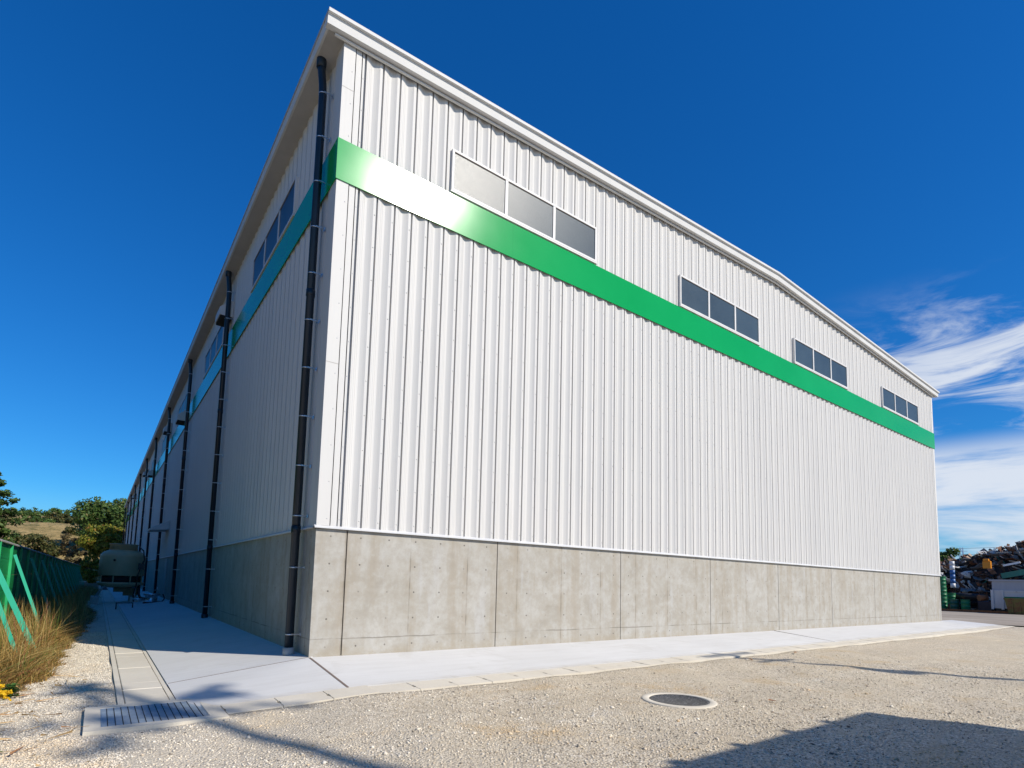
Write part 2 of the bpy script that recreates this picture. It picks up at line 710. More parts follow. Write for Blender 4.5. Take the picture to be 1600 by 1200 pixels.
def solo(mb, name, mat, label, cat, group=None):
    """one-mesh thing with its origin at its own base"""
    xs = np.array(mb.v)
    c = Vector(((xs[:, 0].min() + xs[:, 0].max()) / 2, (xs[:, 1].min() + xs[:, 1].max()) / 2, xs[:, 2].min()))
    o = link_mesh(name, mb.mesh(name, mat, c), None)
    o.location = c
    ORIGIN[o] = c
    return tag(o, label, cat, group)


def np_mesh(name, V, F, mat, smooth=False):
    """fast mesh from numpy arrays, all faces with the same corner count"""
    me = bpy.data.meshes.new(name)
    k = F.shape[1]
    me.vertices.add(len(V))
    me.vertices.foreach_set('co', V.astype(np.float32).ravel())
    me.loops.add(F.size)
    me.loops.foreach_set('vertex_index', F.astype(np.int32).ravel())
    me.polygons.add(len(F))
    me.polygons.foreach_set('loop_start', np.arange(0, F.size, k, dtype=np.int32))
    me.polygons.foreach_set('loop_total', np.full(len(F), k, dtype=np.int32))
    if smooth:
        me.polygons.foreach_set('use_smooth', np.ones(len(F), dtype=bool))
    me.update(calc_edges=True)
    me.materials.append(mat)
    return me


def sstep(a, b, x):
    t = np.clip((x - a) / (b - a), 0, 1)
    return t * t * (3 - 2 * t)


# ------------------------------------------------------------------ the ground
GZ = -.226


def ground_z(x, y):
    x = np.asarray(x, float)
    y = np.asarray(y, float)
    und = .012 * np.sin(x * 1.7 + y * .9) * np.cos(y * 1.3 - x * .6) + .008 * np.sin(x * 4.1 - y * 3.3)
    z = GZ - .064 * sstep(.2, -2.7, x) + und * sstep(.6, 1.1, np.hypot(x - 3.53, y + 4.4))
    z = z + .10 * sstep(24, 33, x)
    inside = (x > -2.50) & (x < 31.3) & (y > -2.16)
    return np.where(inside, -.60, z)


gx = np.unique(np.concatenate([[-3500, -900, -300, -120, -60, -30, -15, -10], np.arange(-8, 14, .16), [-2.51, -2.49], np.arange(14, 36, .8), [31.29, 31.31, 40, 50, 70, 120, 300, 900, 3500]]))
gy = np.unique(np.concatenate([[-3500, -900, -300, -100, -40, -20, -14], np.arange(-10, 12, .16), [-2.17, -2.15], np.arange(12, 40, 2), [45, 60, 92, 130, 300, 900, 3500]]))
GX, GY = np.meshgrid(gx, gy)
V = np.stack([GX.ravel(), GY.ravel(), ground_z(GX.ravel(), GY.ravel())], 1)
nx = len(gx)
ii, jj = np.meshgrid(np.arange(len(gx) - 1), np.arange(len(gy) - 1))
a = (jj * nx + ii).ravel()
F = np.stack([a, a + 1, a + nx + 1, a + nx], 1)
ground = link_mesh('ground', np_mesh('ground', V, F, M['gravel'], True))
tag(ground, 'pale tan gravel ground in front of the warehouse', 'gravel', kind='structure')


def make_stones(n, x0, x1, y0, y1, smin, smax, keep):
    x = rng.uniform(x0, x1, n)
    y = rng.uniform(y0, y1, n)
    k = keep(x, y)
    x, y = x[k], y[k]
    n = len(x)
    s = smin + (smax - smin) * rng.random(n) ** 2.2
    base = np.array([(1, 0, 0), (0, 1, 0), (-1, 0, 0), (0, -1, 0), (0, 0, 1), (0, 0, -1)], float)
    Vs = base[None] * (s[:, None, None] * (.65 + .7 * rng.random((n, 6, 1)))) + rng.normal(0, .18, (n, 6, 3)) * s[:, None, None]
    Vs[:, :, 2] *= .6
    t = rng.uniform(0, 6.28, n)
    c, sn = np.cos(t)[:, None], np.sin(t)[:, None]
    X = Vs[:, :, 0] * c - Vs[:, :, 1] * sn
    Y = Vs[:, :, 0] * sn + Vs[:, :, 1] * c
    Z = Vs[:, :, 2] + (ground_z(x, y) + s * .22)[:, None]
    P = np.stack([X + x[:, None], Y + y[:, None], Z], 2).reshape(-1, 3)
    T = np.array([(0, 1, 4), (1, 2, 4), (2, 3, 4), (3, 0, 4), (1, 0, 5), (2, 1, 5), (3, 2, 5), (0, 3, 5)])
    Fs = (T[None] + 6 * np.arange(n)[:, None, None]).reshape(-1, 3)
    return P, Fs


def patchy(x, y):
    f = .5 + .5 * np.sin(x * .9 + 1.3 * np.sin(y * .8)) * np.sin(y * 1.35 + .9 * np.sin(x * 1.1))
    return .16 + .84 * f ** 1.3


def keep_front(x, y):
    d = np.hypot(x + 2.84, y + 9.1)
    m = (np.hypot(x - 3.53, y + 4.4) > .50) & ~((x > -2.9) & (x < -1.5) & (y > -2.4))
    return m & (rng.random(len(x)) < patchy(x, y) * np.clip(1.5 - d / 12, .12, 1))


Pa, Fa = make_stones(190000, -3.6, 12.5, -7.8, -2.23, .0035, .0145, keep_front)
Pc, Fc = make_stones(2000, -3.4, 14, -7.8, -2.3, .013, .030, keep_front)
Fa = np.concatenate([Fa, Fc + len(Pa)])
Pa = np.concatenate([Pa, Pc])
Pb, Fb = make_stones(56000, -3.7, -2.56, -5.5, 9, .0035, .0125, lambda x, y: ~((x > -2.9) & (y > -2.4) & (y < -1.1)) & (rng.random(len(x)) < .8))
st = link_mesh('gravel_stones', np_mesh('gravel_stones', np.concatenate([Pa, Pb]), np.concatenate([Fa, Fb + len(Pa)]), M['stone']))
tag(st, 'loose pale gravel stones strewn over the ground', 'gravel', kind='stuff')

# concrete apron around the building: slab panels, kerb stones, gutter covers
apron = thing('pavement', (0, 0, 0), 'pale concrete pavement strip round the foot of the warehouse', 'pavement', kind='structure')


def slab(x0, x1, y0, y1, z, name='slab_panel', nseg=1):
    """z = corner heights (x0y0, x1y0, x1y1, x0y1)"""
    b = -.55
    m = MB()
    m.hexa([(x0, y0, b), (x1, y0, b), (x1, y1, b), (x0, y1, b), (x0, y0, z[0]), (x1, y0, z[1]), (x1, y1, z[2]), (x0, y1, z[3])])
    return m.build(name, M['slab'], apron)


g = .008
slab(g, 14.25 - g, -1.745, .10, (-.185, -.165, .0, .0))
slab(14.25 + g / 2, 30.9, -1.745, .10, (-.165, -.10, .0, .0))
slab(29.33, 30.9, .103, 40, (0, -.05, -.05, 0))
# corner panel by the grate (twisted quad, split finely)
m = MB()
N = 8
cz = ((-.268, -.185), (-.25, 0.0))
for iy in range(N + 1):
    for ix in range(N + 1):
        fx, fy = ix / N, iy / N
        zz = (cz[0][0] * (1 - fx) + cz[0][1] * fx) * (1 - fy) + (cz[1][0] * (1 - fx) + cz[1][1] * fx) * fy
        m.v.append((-1.94 + fx * 1.928, -1.745 + fy * 1.733, zz))
for iy in range(N):
    for ix in range(N):
        q = iy * (N + 1) + ix
        m.f.append((q, q + 1, q + N + 2, q + N + 1))
        m.sm.append(True)
for q in range(N):
    m.add([m.v[q], m.v[q + 1], (m.v[q + 1][0], m.v[q + 1][1], -.5), (m.v[q][0], m.v[q][1], -.5)], [(0, 3, 2, 1)])
m.build('slab_panel', M['slab'], apron, fix=False)
for y0, y1 in ((.014, 27), (27.01, 54), (54.01, L)):
    slab(-1.94, .06, y0, y1, (-.25, .0075, .0075, -.25))
m = MB()
m.box((-2.0, -1.76, -.62), (31, 40, -.30))
m.build('joint_filler', M['dark'], apron)
# sealed joints between the slab panels, a hair proud of the concrete
def sealant(p0, p1, w):
    m = MB()
    m.bar(p0, p1, w, .012)
    m.build('joint_sealant', M['brown'], apron)


sealant((-.012, -.004, -.003), (-1.93, -.004, -.2525), .020)
sealant((0, -.03, -.004), (0, -1.74, -.1865), .034)
sealant((14.25, .0, -.004), (14.25, -1.74, -.1675), .022)
# kerb stones
ks = MB()
kx, ky = .6, .445
ks.prism([(0.004, 0), (kx - .004, 0), (kx - .004, .15), (kx - .020, .16), (kx - .020, .26), (kx - .004, .27), (kx - .004, ky), (0.004, ky), (.004, .27), (.016, .26), (.016, .16), (.004, .15)], 'z', -.35, 0)
kme = ks.mesh('kerb_stone', M['kerb'])
x = -1.55
while x < 30.9:
    z = float(np.interp(x + .3, [-1.6, 0, 14.25, 30.9], [-.258, -.187, -.167, -.102])) - .0175
    o = link_mesh('kerb_stone', kme, apron, loc=(x, -2.2, z + random.uniform(-.003, .003)))
    o.rotation_euler = (R(random.uniform(1.4, 2.0)), R(-2.3 if x < -.3 else 0), R(random.uniform(-.25, .25)))
    x += kx
# side gutter: two edge strips and cover blocks
for x0, x1 in ((-2.53, -2.465), (-2.0, -1.945)):
    m = MB()
    m.box((x0, -1.16, -.6), (x1, 70, -.267))
    m.build('gutter_edge', M['kerb'], apron)
m = MB()
m.box((-2.462, -1.16, -.6), (-2.003, 70, -.33))
m.build('gutter_bed', M['dark'], apron)
gm = MB()
gm.bbox((0, 0, -.06), (.45, .494, 0), .007)
gme = gm.mesh('gutter_cover', M['kerb'])
y = -1.15
while y < 48:
    o = link_mesh('gutter_cover', gme, apron, loc=(-2.457, y, -.266 + random.uniform(-.003, .003)))
    o.rotation_euler = (R(random.uniform(-.35, .35)), R(random.uniform(-.3, .3)), 0)
    y += .5

# far working yard and the hill
m = MB()
m.add([(30.95, -3.0, -.085), (90, -6, -.06), (90, 80, -.06), (30.95, 80, -.085)], [(0, 1, 2, 3)])
m.add([(36, -60, -.09), (90, -60, -.06), (90, -6.002, -.06), (36, -3.3, -.082)], [(0, 1, 2, 3)])
o = m.build('yard', M['yard'], None)
tag(o, 'worn grey paving of the scrap yard beyond the warehouse', 'yard', kind='structure')

hx = np.arange(-260, 181, 4.0)
hy = np.concatenate([np.arange(88, 150, 2.0), np.arange(150, 260, 5), np.arange(260, 700, 40)])
HX, HY = np.meshgrid(hx, hy)


def hill_z(x, y):
    x = np.asarray(x, float)
    y = np.asarray(y, float)
    b = 11.6 * sstep(92, 142, y) ** .9 + 6.1 * sstep(143, 205, y)
    b = b * (1 + .05 * np.sin(x * .04 + 1))
    w = .5 * np.sin(x * .11 + y * .05) * np.sin(y * .09 - x * .03) + .25 * np.sin(x * .31 + 2) * np.sin(y * .27)
    return -.8 + b + w * sstep(95, 130, y)


HZ = hill_z(HX, HY)
V = np.stack([HX.ravel(), HY.ravel(), HZ.ravel()], 1)
nx = len(hx)
ii, jj = np.meshgrid(np.arange(nx - 1), np.arange(len(hy) - 1))
a = (jj * nx + ii).ravel()
hill = link_mesh('hill', np_mesh('hill', V, np.stack([a, a + 1, a + nx + 1, a + nx], 1), M['hill'], True))
tag(hill, 'dry grassy hillside behind the warehouse', 'hill', kind='structure')

# ------------------------------------------------------------------ the warehouse
wh = thing('warehouse', (0, 0, 0), 'long white metal clad warehouse with green stripe on a concrete base', 'building')
SL = .0439                   # roof slope
HE = 10.90                   # wall height at the eaves


def roof_z(x):
    """height of the trim's top edge"""
    return 11.045 + SL * (min(x, W - x) + .37)


# concrete base, cast panel by panel
edges = [0.0, .53] + [3.66 + 3.644 * k for k in range(8)]
edges[-1] = W - .15
edges.append(W)
Z0, Z1 = -.30, 2.085
for k in range(len(edges) - 1):
    m = MB()
    x0 = edges[k] + (.010 if k else 0)
    x1 = edges[k + 1] - (.010 if k < len(edges) - 2 else 0)
    m.bbox((x0, .02, Z0), (x1, .27, Z1), .008)
    m.build('concrete_panel', M['concrete'], wh)
m = MB()
m.box((.02, .06, Z0), (W - .02, .25, Z1 - .02))
m.build('joint_backing', M['dark'], wh)
ly = [.275, .98] + [.98 + 3.644 * k for k in range(1, 24)] + [L]
for k in range(len(ly) - 1):
    m = MB()
    m.bbox((.0, ly[k] + .006, Z0), (.25, ly[k + 1] - .006, Z1), .008)
    m.build('concrete_panel', M['concrete'], wh)
m = MB()
m.box((.04, .28, Z0), (.24, L - .02, Z1 - .02))
m.build('joint_backing', M['dark'], wh)

# siding sheet profile (u across, d depth into the wall), one pitch
PITCH = .348
PROF = [(0, .050), (.033, .050), (.0342, .0), (.050, .0), (.060, .005), (.062, .003), (.098, .016), (.100, .013), (.135, .032), (.137, .029), (.165, .040), (.192, .040), (.215, .031), (.217, .034), (.248, .020), (.250, .024), (.272, .011), (.274, .014), (.292, .002), (.300, .0), (.3465, .0), (.348, .050)]


def sheet_mesh(name, z0, z1, screws):
    """front-wall sheet; y is depth (0 = front face), x = u"""
    m = MB()
    n = len(PROF)
    for z in (z0, z1):
        for u, d in PROF:
            m.v.append((u, d, z))
    for k in range(n - 1):
        m.f.append((k, k + 1, n + k + 1, n + k))
        m.sm.append(False)
    for sz in screws:
        c = .324
        m.add([(c - .011, 0, sz - .011), (c + .011, 0, sz - .011), (c + .011, 0, sz + .011), (c - .011, 0, sz + .011), (c, -.014, sz)], [(0, 1, 4), (1, 2, 4), (2, 3, 4), (3, 0, 4)])
    return m.mesh(name, M['siding'], fix=False)


low = sheet_mesh('siding_sheet', 2.13, 8.25, [2.25 + .62 * k for k in range(10)])
upp = sheet_mesh('siding_sheet', 0, 1, [])
NS = 82
for k in range(NS):
    x = .39 + PITCH * k
    link_mesh('siding_sheet', low, wh, loc=(x, 0, 0))
    o = link_mesh('siding_sheet', upp, wh, loc=(x, 0, 8.25))
    o.scale = (1, 1, roof_z(x) - .10 - 8.25)
# left wall: near sheets one by one, the rest in one long mesh (u runs along -y .. +y, depth into +x)
NL = 34
NTOT = int((L - .8) / PITCH)


def side_sheet(name, z0, z1, n0, n1):
    prof = [(PITCH - u, d) for u, d in reversed(PROF)]
    m = MB()
    for q in range(n0, n1):
        o = len(m.v)
        n = len(prof)
        for z in (z0, z1):
            for u, d in prof:
                m.v.append((d, u + (q - n0) * PITCH, z))
        for k in range(n - 1):
            m.f.append((o + k, o + n + k, o + n + k + 1, o + k + 1))
            m.sm.append(False)
    return m.mesh(name, M['siding'], fix=False)


sl1 = side_sheet('siding_sheet', 2.13, 8.25, 0, 1)
sl2 = side_sheet('siding_sheet', 8.25, 10.95, 0, 1)
for k in range(NL):
    link_mesh('siding_sheet', sl1, wh, loc=(0, .39 + PITCH * k, 0))
    link_mesh('siding_sheet', sl2, wh, loc=(0, .39 + PITCH * k, 0))
o = link_mesh('siding_run', side_sheet('siding_run', 2.13, 10.95, NL, NTOT), wh, loc=(0, .39 + PITCH * NL, 0))
tag(o, kind='stuff')
# right and back walls
m = MB()
m.box((W - .06, .4, 2.1), (W, L, 10.95))
m.box((W - .25, .28, Z0), (W, L, 2.09))
m.build('side_wall', M['siding'], wh)
m = MB()
m.add([(0.05, L, Z0), (W - .05, L, Z0), (W - .05, L, 10.95), (W / 2, L, 11.55), (.05, L, 10.95), (0.05, L - .1, Z0), (W - .05, L - .1, Z0), (W - .05, L - .1, 10.95), (W / 2, L - .1, 11.55), (.05, L - .1, 10.95)],
      [(0, 1, 2, 3, 4), (9, 8, 7, 6, 5), (0, 4, 9, 5), (1, 6, 7, 2)])
m.build('gable_wall', M['siding'], wh)
# backing behind the sheets
m = MB()
m.add([(.06, .07, 2.0), (W - .06, .07, 2.0), (W - .06, .07, 10.95), (W / 2, .07, 11.55), (.06, .07, 10.95)], [(0, 1, 2, 3, 4)])
m.add([(.07, .07, 2.0), (.07, L, 2.0), (.07, L, 10.95), (.07, .07, 10.95)], [(0, 1, 2, 3)])
m.build('wall_lining', M['dark'], wh, fix=False)


# corner trims: folded plate with a lap edge and screws
def corner_trim(xc, sgn):
    m = MB()
    zt = 10.93
    fx = lambda u: xc + sgn * u
    # front leg in two laps, side leg
    m.box((fx(-.012), -.014, 2.13), (fx(.205), -.004, zt))
    m.box((fx(.222), -.006, 2.13), (fx(.326), .010, zt))
    m.box((fx(.345), -.002, 2.13), (fx(.383), .030, zt))
    m.box((fx(-.012), -.004, 2.13), (fx(-.003), .30, zt))
    m.box((fx(-.002), .30, 2.13), (fx(.02), .42, zt))
    o = m.build('corner_trim', M['siding'], wh)
    s = MB()
    z = 2.25
    while z < 10.8:
        for u, yy in ((.155, -.014), (.364, -.002)):
            c = fx(u)
            s.add([(c - .008, yy, z - .008), (c + .008, yy, z - .008), (c + .008, yy, z + .008), (c - .008, yy, z + .008), (c, yy - .010, z)], [(0, 1, 4), (1, 2, 4), (2, 3, 4), (3, 0, 4)])
        z += .62
    so_ = s.build('screw_heads', M['steel'], o, fix=False)
    tag(so_, kind='stuff')
    j = MB()
    for z in (4.9, 9.95):
        j.box((fx(-.013), -.0165, z), (fx(.204), -.0145, z + .010))
    j.build('lap_joint', M['soffit'], o)


corner_trim(0, 1)
corner_trim(W, -1)

# base flashing
m = MB()
m.prism([(-.045, 2.085), (-.045, 2.105), (.0, 2.135), (.06, 2.135), (.06, 2.085)], 'x', -.045, W + .045)
m.build('base_flashing', M['flash'], wh)
m = MB()
m.prism([(-.045, 2.085), (-.045, 2.105), (.0, 2.135), (.06, 2.135), (.06, 2.085)], 'y', -.02, L)
m.build('base_flashing', M['flash'], wh)

# green band in folded lengths
bx = [-.032, .17] + [.17 + 3.64 * k for k in range(1, 9)]
bx[-1] = W + .032
for k in range(1, len(bx)):
    m = MB()
    x0, x1 = bx[k - 1] if k > 1 else -.032, bx[k]
    if k == 1:
        continue
    if k == 2:
        x0 = -.032
    m.box((x0 + .0006, -.034, 8.185), (x1 - .0006, -.020, 8.945))
    m.box((x0 + .0006, -.0195, 8.925), (x1 - .0006, .01, 8.943))
    m.build('green_band', M['band'], wh)
y = -.0195
k = 0
while y < L:
    y1 = min(L, y + 3.64)
    m = MB()
    m.box((-.034, y + .0006, 8.185), (-.020, y1 - .0006, 8.945))
    m.box((-.0195, y + .0006, 8.925), (.01, y1 - .0006, 8.943))
    m.build('green_band', M['band'], wh)
    y = y1


# windows
def window(side, a, wdt=4.06, z0=9.02, z1=9.90, n=3):
    """side 'f' (front, a = x) or 'l' (left wall, a = y)"""
    def B(mb, u0, u1, d0, d1, w0, w1):
        if side == 'f':
            mb.box((a + u0, d0, w0), (a + u1, d1, w1))
        else:
            mb.box((d0, a + u0, w0), (d1, a + u1, w1))
    m = MB()
    t = .046
    B(m, 0, wdt, -.044, .03, z1 - t, z1)
    B(m, 0, wdt, -.044, .03, z0, z0 + t)
    B(m, 0, t, -.043, .03, z0 + t, z1 - t)
    B(m, wdt - t, wdt, -.043, .03, z0 + t, z1 - t)
    win = m.build('window', M['frame'], wh)
    for k in range(1, n):
        m = MB()
        u = wdt * k / n
        B(m, u - .035, u + .035, -.039, .02, z0 + t, z1 - t)
        m.build('mullion', M['frame'], win)
    m = MB()
    B(m, t, wdt - t, -.036, -.030, z1 - t - .012, z1 - t - .001)
    B(m, -.004, wdt + .004, -.040, -.002, z0 - .014, z0 - .002)
    m.build('sealant_line', M['brown'], win)
    m = MB()
    B(m, -.02, wdt + .02, -.056, -.0, z0 - .046, z0 - .016)
    m.build('sill', M['frame'], win)
    for k in range(n):
        m = MB()
        B(m, wdt * k / n + (.035 if k else t) + .001, wdt * (k + 1) / n - (.035 if k < n - 1 else t) - .001, -.022, -.016, z0 + t + .001, z1 - t - .001)
        p = m.build('pane', M['glass'], win)
    return win


for x in (2.26, 9.59, 15.9, 23.28):
    window('f', x)
for k in range(10):
    window('l', 2.70 + 9.0 * k - (.55 if k else 0))

# rake trims, ridge to eave on both slopes
def rake(xa, xb):
    def sweep(name, poly, mat, x0=None, x1=None):
        m = MB()
        xs = (xa if x0 is None else x0, xb if x1 is None else x1)
        n = len(poly)
        for x in xs:
            zz = 11.045 + SL * (min(x, W - x) + .37)
            for yy, dz in poly:
                m.v.append((x, yy, zz + dz))
        m.f = [tuple(range(n)), tuple(reversed(range(n, 2 * n)))] + [(k, n + k, n + (k + 1) % n, (k + 1) % n) for k in range(n)]
        m.sm = [False] * len(m.f)
        return m.build(name, mat, par)
    par = wh
    par = sweep('rake_trim', [(-.235, -.0), (-.235, -.062), (-.200, -.068), (-.186, -.072), (-.165, -.235), (-.05, -.235), (-.05, 0)], M['trim'])
    inx = .17
    sweep('moulding', [(-.082, -.262), (-.082, -.286), (-.040, -.290), (-.040, -.262)], M['trim'], xa + inx if xa < 5 else None, xb - inx if xb > 25 else None)
    sweep('moulding_shade_strip', [(-.045, -.236), (-.045, -.2615), (-.02, -.2615), (-.02, -.236)], M['soffit'], xa + inx + .01 if xa < 5 else None, xb - inx - .01 if xb > 25 else None)  # darker strip stands in for the shadow line above the moulding


rake(-.37, W / 2)
rake(W / 2 + .0005, W + .37)
# roof sheets
for sgn in (0, 1):
    m = MB()
    xa, xb = (-.36, W / 2) if sgn == 0 else (W / 2, W + .36)
    za, zb = roof_z(xa) - .02, roof_z(xb) - .02
    m.hexa([(xa, -.2, za - .05), (xb, -.2, zb - .05), (xb, L + .2, zb - .05), (xa, L + .2, za - .05), (xa, -.2, za), (xb, -.2, zb), (xb, L + .2, zb), (xa, L + .2, za)])
    m.build('roof', M['roof'], wh)
# eaves: fascia gutter and soffit on both long sides
for sgn in (1, -1):
    fx = (lambda x: x) if sgn == 1 else (lambda x: W - x)
    m = MB()
    m.prism([(fx(-.375), 10.985), (fx(-.375), 11.04), (fx(-.345), 11.04), (fx(-.345), 10.985)], 'y', -.20, L + .2)
    m.build('gutter_lip', M['soffit'], wh)
    m = MB()
    m.prism([(fx(-.362), 10.98), (fx(-.340), 10.835), (fx(-.30), 10.835), (fx(-.30), 10.98)], 'y', -.163, L + .2)
    m.build('eave_fascia', M['trim'], wh)
    m = MB()
    m.prism([(fx(-.300), 10.825), (fx(-.300), 10.845), (fx(.05), 10.845), (fx(.05), 10.825)], 'y', -.050, L + .15)
    m.build('soffit', M['soffit'], wh)


# downpipes with brackets
def downpipe(y, zb=-.02):
    m = MB()
    x = -.155
    m.tube([(x, y, zb), (x, y, 10.15), (x - .012, y, 10.35), (x - .045, y, 10.62), (x - .06, y, 10.84)], .071, 14)
    dp = m.build('downpipe', M['pipe'], wh)
    for z in (2.02, 6.25):
        m = MB()
        m.lathe((x, y, z), [(.0712, 0), (.080, .005), (.080, .12), (.0712, .125)], 14, caps=False)
        m.build('coupling', M['pipe'], dp)
    m = MB()
    m.lathe((x - .058, y, 10.66), [(.0712, 0), (.088, .01), (.092, .16), (.092, .17)], 14, caps=False)
    m.build('coupling', M['pipe'], dp)
    m = MB()
    m.lathe((x, y, zb), [(.094, 0), (.094, .115), (.072, .118)], 14, caps=False)
    m.build('collar', M['block'] if y < 2 else M['pipe'], dp)
    zs = [.30, 1.42] + [2.30 + .872 * k for k in range(10)]
    for z in zs:
        if y > 30 and zs.index(z) % 2:
            continue
        m = MB()
        m.lathe((x, y, z), [(.073, .004), (.0765, .007), (.0765, .020), (.073, .023)], 14, caps=False)
        m.box((x, y - .088, z + .004), (.01, y - .078, z + .026))
        m.box((-.004, y - .125, z - .01), (.004, y - .04, z + .04))
        m.build('bracket', M['steel'], dp)
    return dp


PY = [.62] + [.62 + 9.03 * k for k in range(1, 11)]
for y in PY:
    if y < L:
        downpipe(y)


# wall vents with hoods, and the door canopy on the left wall
def vent_hood(y, z, w=.85, h=.55, d=.38):
    m = MB()
    # hood: sloped top, open dark bottom
    p = [(0, z), (-d, z), (-d, z + h * .45), (-.02, z + h), (0, z + h)]
    m.prism(p, 'y', y - w / 2, y + w / 2)
    o = m.build('vent_hood', M['trim'], wh)
    m = MB()
    m.box((-.005 - d + .03, y - w / 2 + .02, z - .05), (-.02, y + w / 2 - .02, z - .002))
    m.build('louvre', M['dark'], o)


for y, z in ((10.1, 9.40), (20.9, 8.45), (28.2, 9.42), (39.5, 8.45), (46.3, 9.42), (64.3, 9.42), (75, 8.45)):
    vent_hood(y, z)
m = MB()
m.prism([(0, 3.55), (-.85, 3.46), (-.85, 3.55), (0, 4.02)], 'y', 24.4, 26.4)
m.prism([(-.02, 3.54), (-.83, 3.45), (-.83, 3.459), (-.02, 3.549)], 'y', 24.42, 26.38)
o = m.build('door_canopy', M['trim'], wh)
m = MB()
m.box((-.02, 23.9, -.02), (-.003, 25.0, 2.02))
o = m.build('steel_door', M['shed'], wh)


# ------------------------------------------------------------------ drain grate and manhole
gr = thing('drain_grate', (-2.2, -1.75, -.3), 'steel drain grating set in a concrete frame at the end of the gutter', 'drain grate')
m = MB()
gx0, gx1, gy0, gy1 = -2.70, -1.73, -2.22, -1.30
fx0, fx1, fy0, fy1 = -2.84, -1.56, -2.36, -1.165
zt = -.252
for a_, b_ in (((fx0, fy0), (fx1, gy0)), ((fx0, gy1), (fx1, fy1)), ((fx0, gy0), (gx0, gy1)), ((gx1, gy0), (fx1, gy1))):
    m.box((a_[0], a_[1], -.75), (b_[0], b_[1], zt))
m.build('concrete_frame', M['kerb'], gr)
m = MB()
m.box((gx0 + .001, gy0 + .001, -.74), (gx1 - .001, gy1 - .001, -.50))
m.build('pit', M['dark'], gr)
m = MB()
for p, q in (((gx0 + .002, gy0 + .002), (gx1 - .002, gy0 + .014)), ((gx0 + .002, gy1 - .014), (gx1 - .002, gy1 - .002)), ((gx0 + .002, gy0 + .015), (gx0 + .012, gy1 - .015)), ((gx1 - .012, gy0 + .015), (gx1 - .002, gy1 - .015))):
    m.box((p[0], p[1], -.32), (q[0], q[1], zt - .004))
m.build('rim', M['grate'], gr)
m = MB()
k = 0
yy = gy0 + .022
while yy < gy1 - .02:
    m.box((gx0 + .013, yy, -.31), (gx1 - .013, yy + .011, zt - .006))
    yy += .0175
o = m.build('bearing_bars', M['grate'], gr)
tag(o, kind='stuff')
cb = MB()
cb.box((-.0038, gy0 + .016 + 1.75, -.02), (.0038, gy1 - .016 + 1.75, .055))
cbm = cb.mesh('cross_bar', M['dark'])
for k in range(14):
    xx = gx0 + .012 + (gx1 - gx0 - .024) * (k + .7) / 14.4
    link_mesh('cross_bar', cbm, gr, loc=(xx + 2.2, 0, zt - .0035 + .3 - .055))

mh = thing('manhole', (3.53, -4.40, GZ), 'round cast iron manhole cover in a pale concrete ring on the gravel', 'manhole')
m = MB()
m.lathe((3.53, -4.40, GZ), [(.385, -.1), (.385, .010), (.392, .016), (.470, .014), (.482, .006), (.485, -.1)], 48)
m.f = [f for f in m.f if len(f) == 4]
m.sm = [True] * len(m.f)
m.build('concrete_ring', M['kerb'], mh)
m = MB()
m.lathe((3.53, -4.40, GZ), [(.378, -.08), (.378, .006), (.37, .010), (.355, .010), (.35, .005), (.02, .005)], 48)
m.build('cover', M['iron'], mh)

# ------------------------------------------------------------------ cooling tower, pump and pipework
TX, TY = -1.86, 24.6
ct = thing('cooling_tower', (TX, TY, -.28), 'squat beige cooling tower on legs beside the warehouse wall', 'cooling tower')
m = MB()
m.lathe((TX, TY, 0), [(.93, 1.08), (.955, 1.12), (.955, 2.02), (.93, 2.12), (.80, 2.26), (.64, 2.34), (.60, 2.36)], 8 * 5)
m.build('shell', M['tower'], ct)
m = MB()
m.lathe((TX, TY, 0), [(.60, 2.355), (.585, 2.60), (.61, 2.62), (.615, 2.66), (.56, 2.67)], 40)
m.build('fan_ring', M['tower'], ct)
m = MB()
m.lathe((TX, TY, 0), [(.86, .76), (.86, 1.085)], 32)
m.build('air_inlet', M['dark'], ct)
for k in range(8):
    t = R(22 + 45 * k)
    m = MB()
    m.bar((TX + .90 * math.cos(t), TY + .90 * math.sin(t), .74), (TX + .90 * math.cos(t), TY + .90 * math.sin(t), 1.10), .04, .05, (math.cos(t), math.sin(t), 0))
    m.build('inlet_stay', M['tower'], ct)
m = MB()
m.lathe((TX, TY, 0), [(.50, .50), (.90, .60), (.985, .70), (.985, .765), (.86, .77)], 40)
m.build('basin', M['tower'], ct)
m = MB()
m.tube([(TX - .36, TY - .952, 1.84), (TX - .36, TY - .87, 1.84)], .055, 14)
m.build('spy_hole', M['dark'], ct)
foot = 0
for sx, sy in ((-1, -1), (1, -1), (-1, 1), (1, 1)):
    px, py = (-2.86 if sx < 0 else -1.30), TY + sy * .72
    m = MB()
    m.bar((TX + sx * .62, TY + sy * .55, .66), (px, py, .06), .06, .06)
    m.build('leg', M['steel'], ct)
    m = MB()
    w = .17
    m.bbox((px - w, py - w, -.29), (px + w, py + w, .07), .015)
    lab = ['concrete footing under the left front leg of the cooling tower', 'concrete footing under the front leg of the cooling tower nearest the wall', 'concrete footing under the left rear leg of the cooling tower', 'concrete footing under the rear leg of the cooling tower nearest the wall'][foot]
    solo(m, 'concrete_footing', M['block'], lab, 'footing', 'cooling tower footings')
    foot += 1
m = MB()
m.tube([(TX + .62, TY - .45, 2.55), (TX + .80, TY - .75, 2.35), (TX + .86, TY - .86, 1.9), (TX + .72, TY - .98, 1.5), (TX + .62, TY - 1.02, 1.1), (TX + .60, TY - 1.0, .7), (TX + .52, TY - .98, .2), (TX + .55, TY - .9, -.2)], .03, 8)
m.build('cable', M['black'], ct)
m = MB()
m.box((TX + .62, TY - 1.0, 1.42), (TX + .86, TY - .86, 1.72))
m.build('switch_box', M['pipe'], ct)
m = MB()
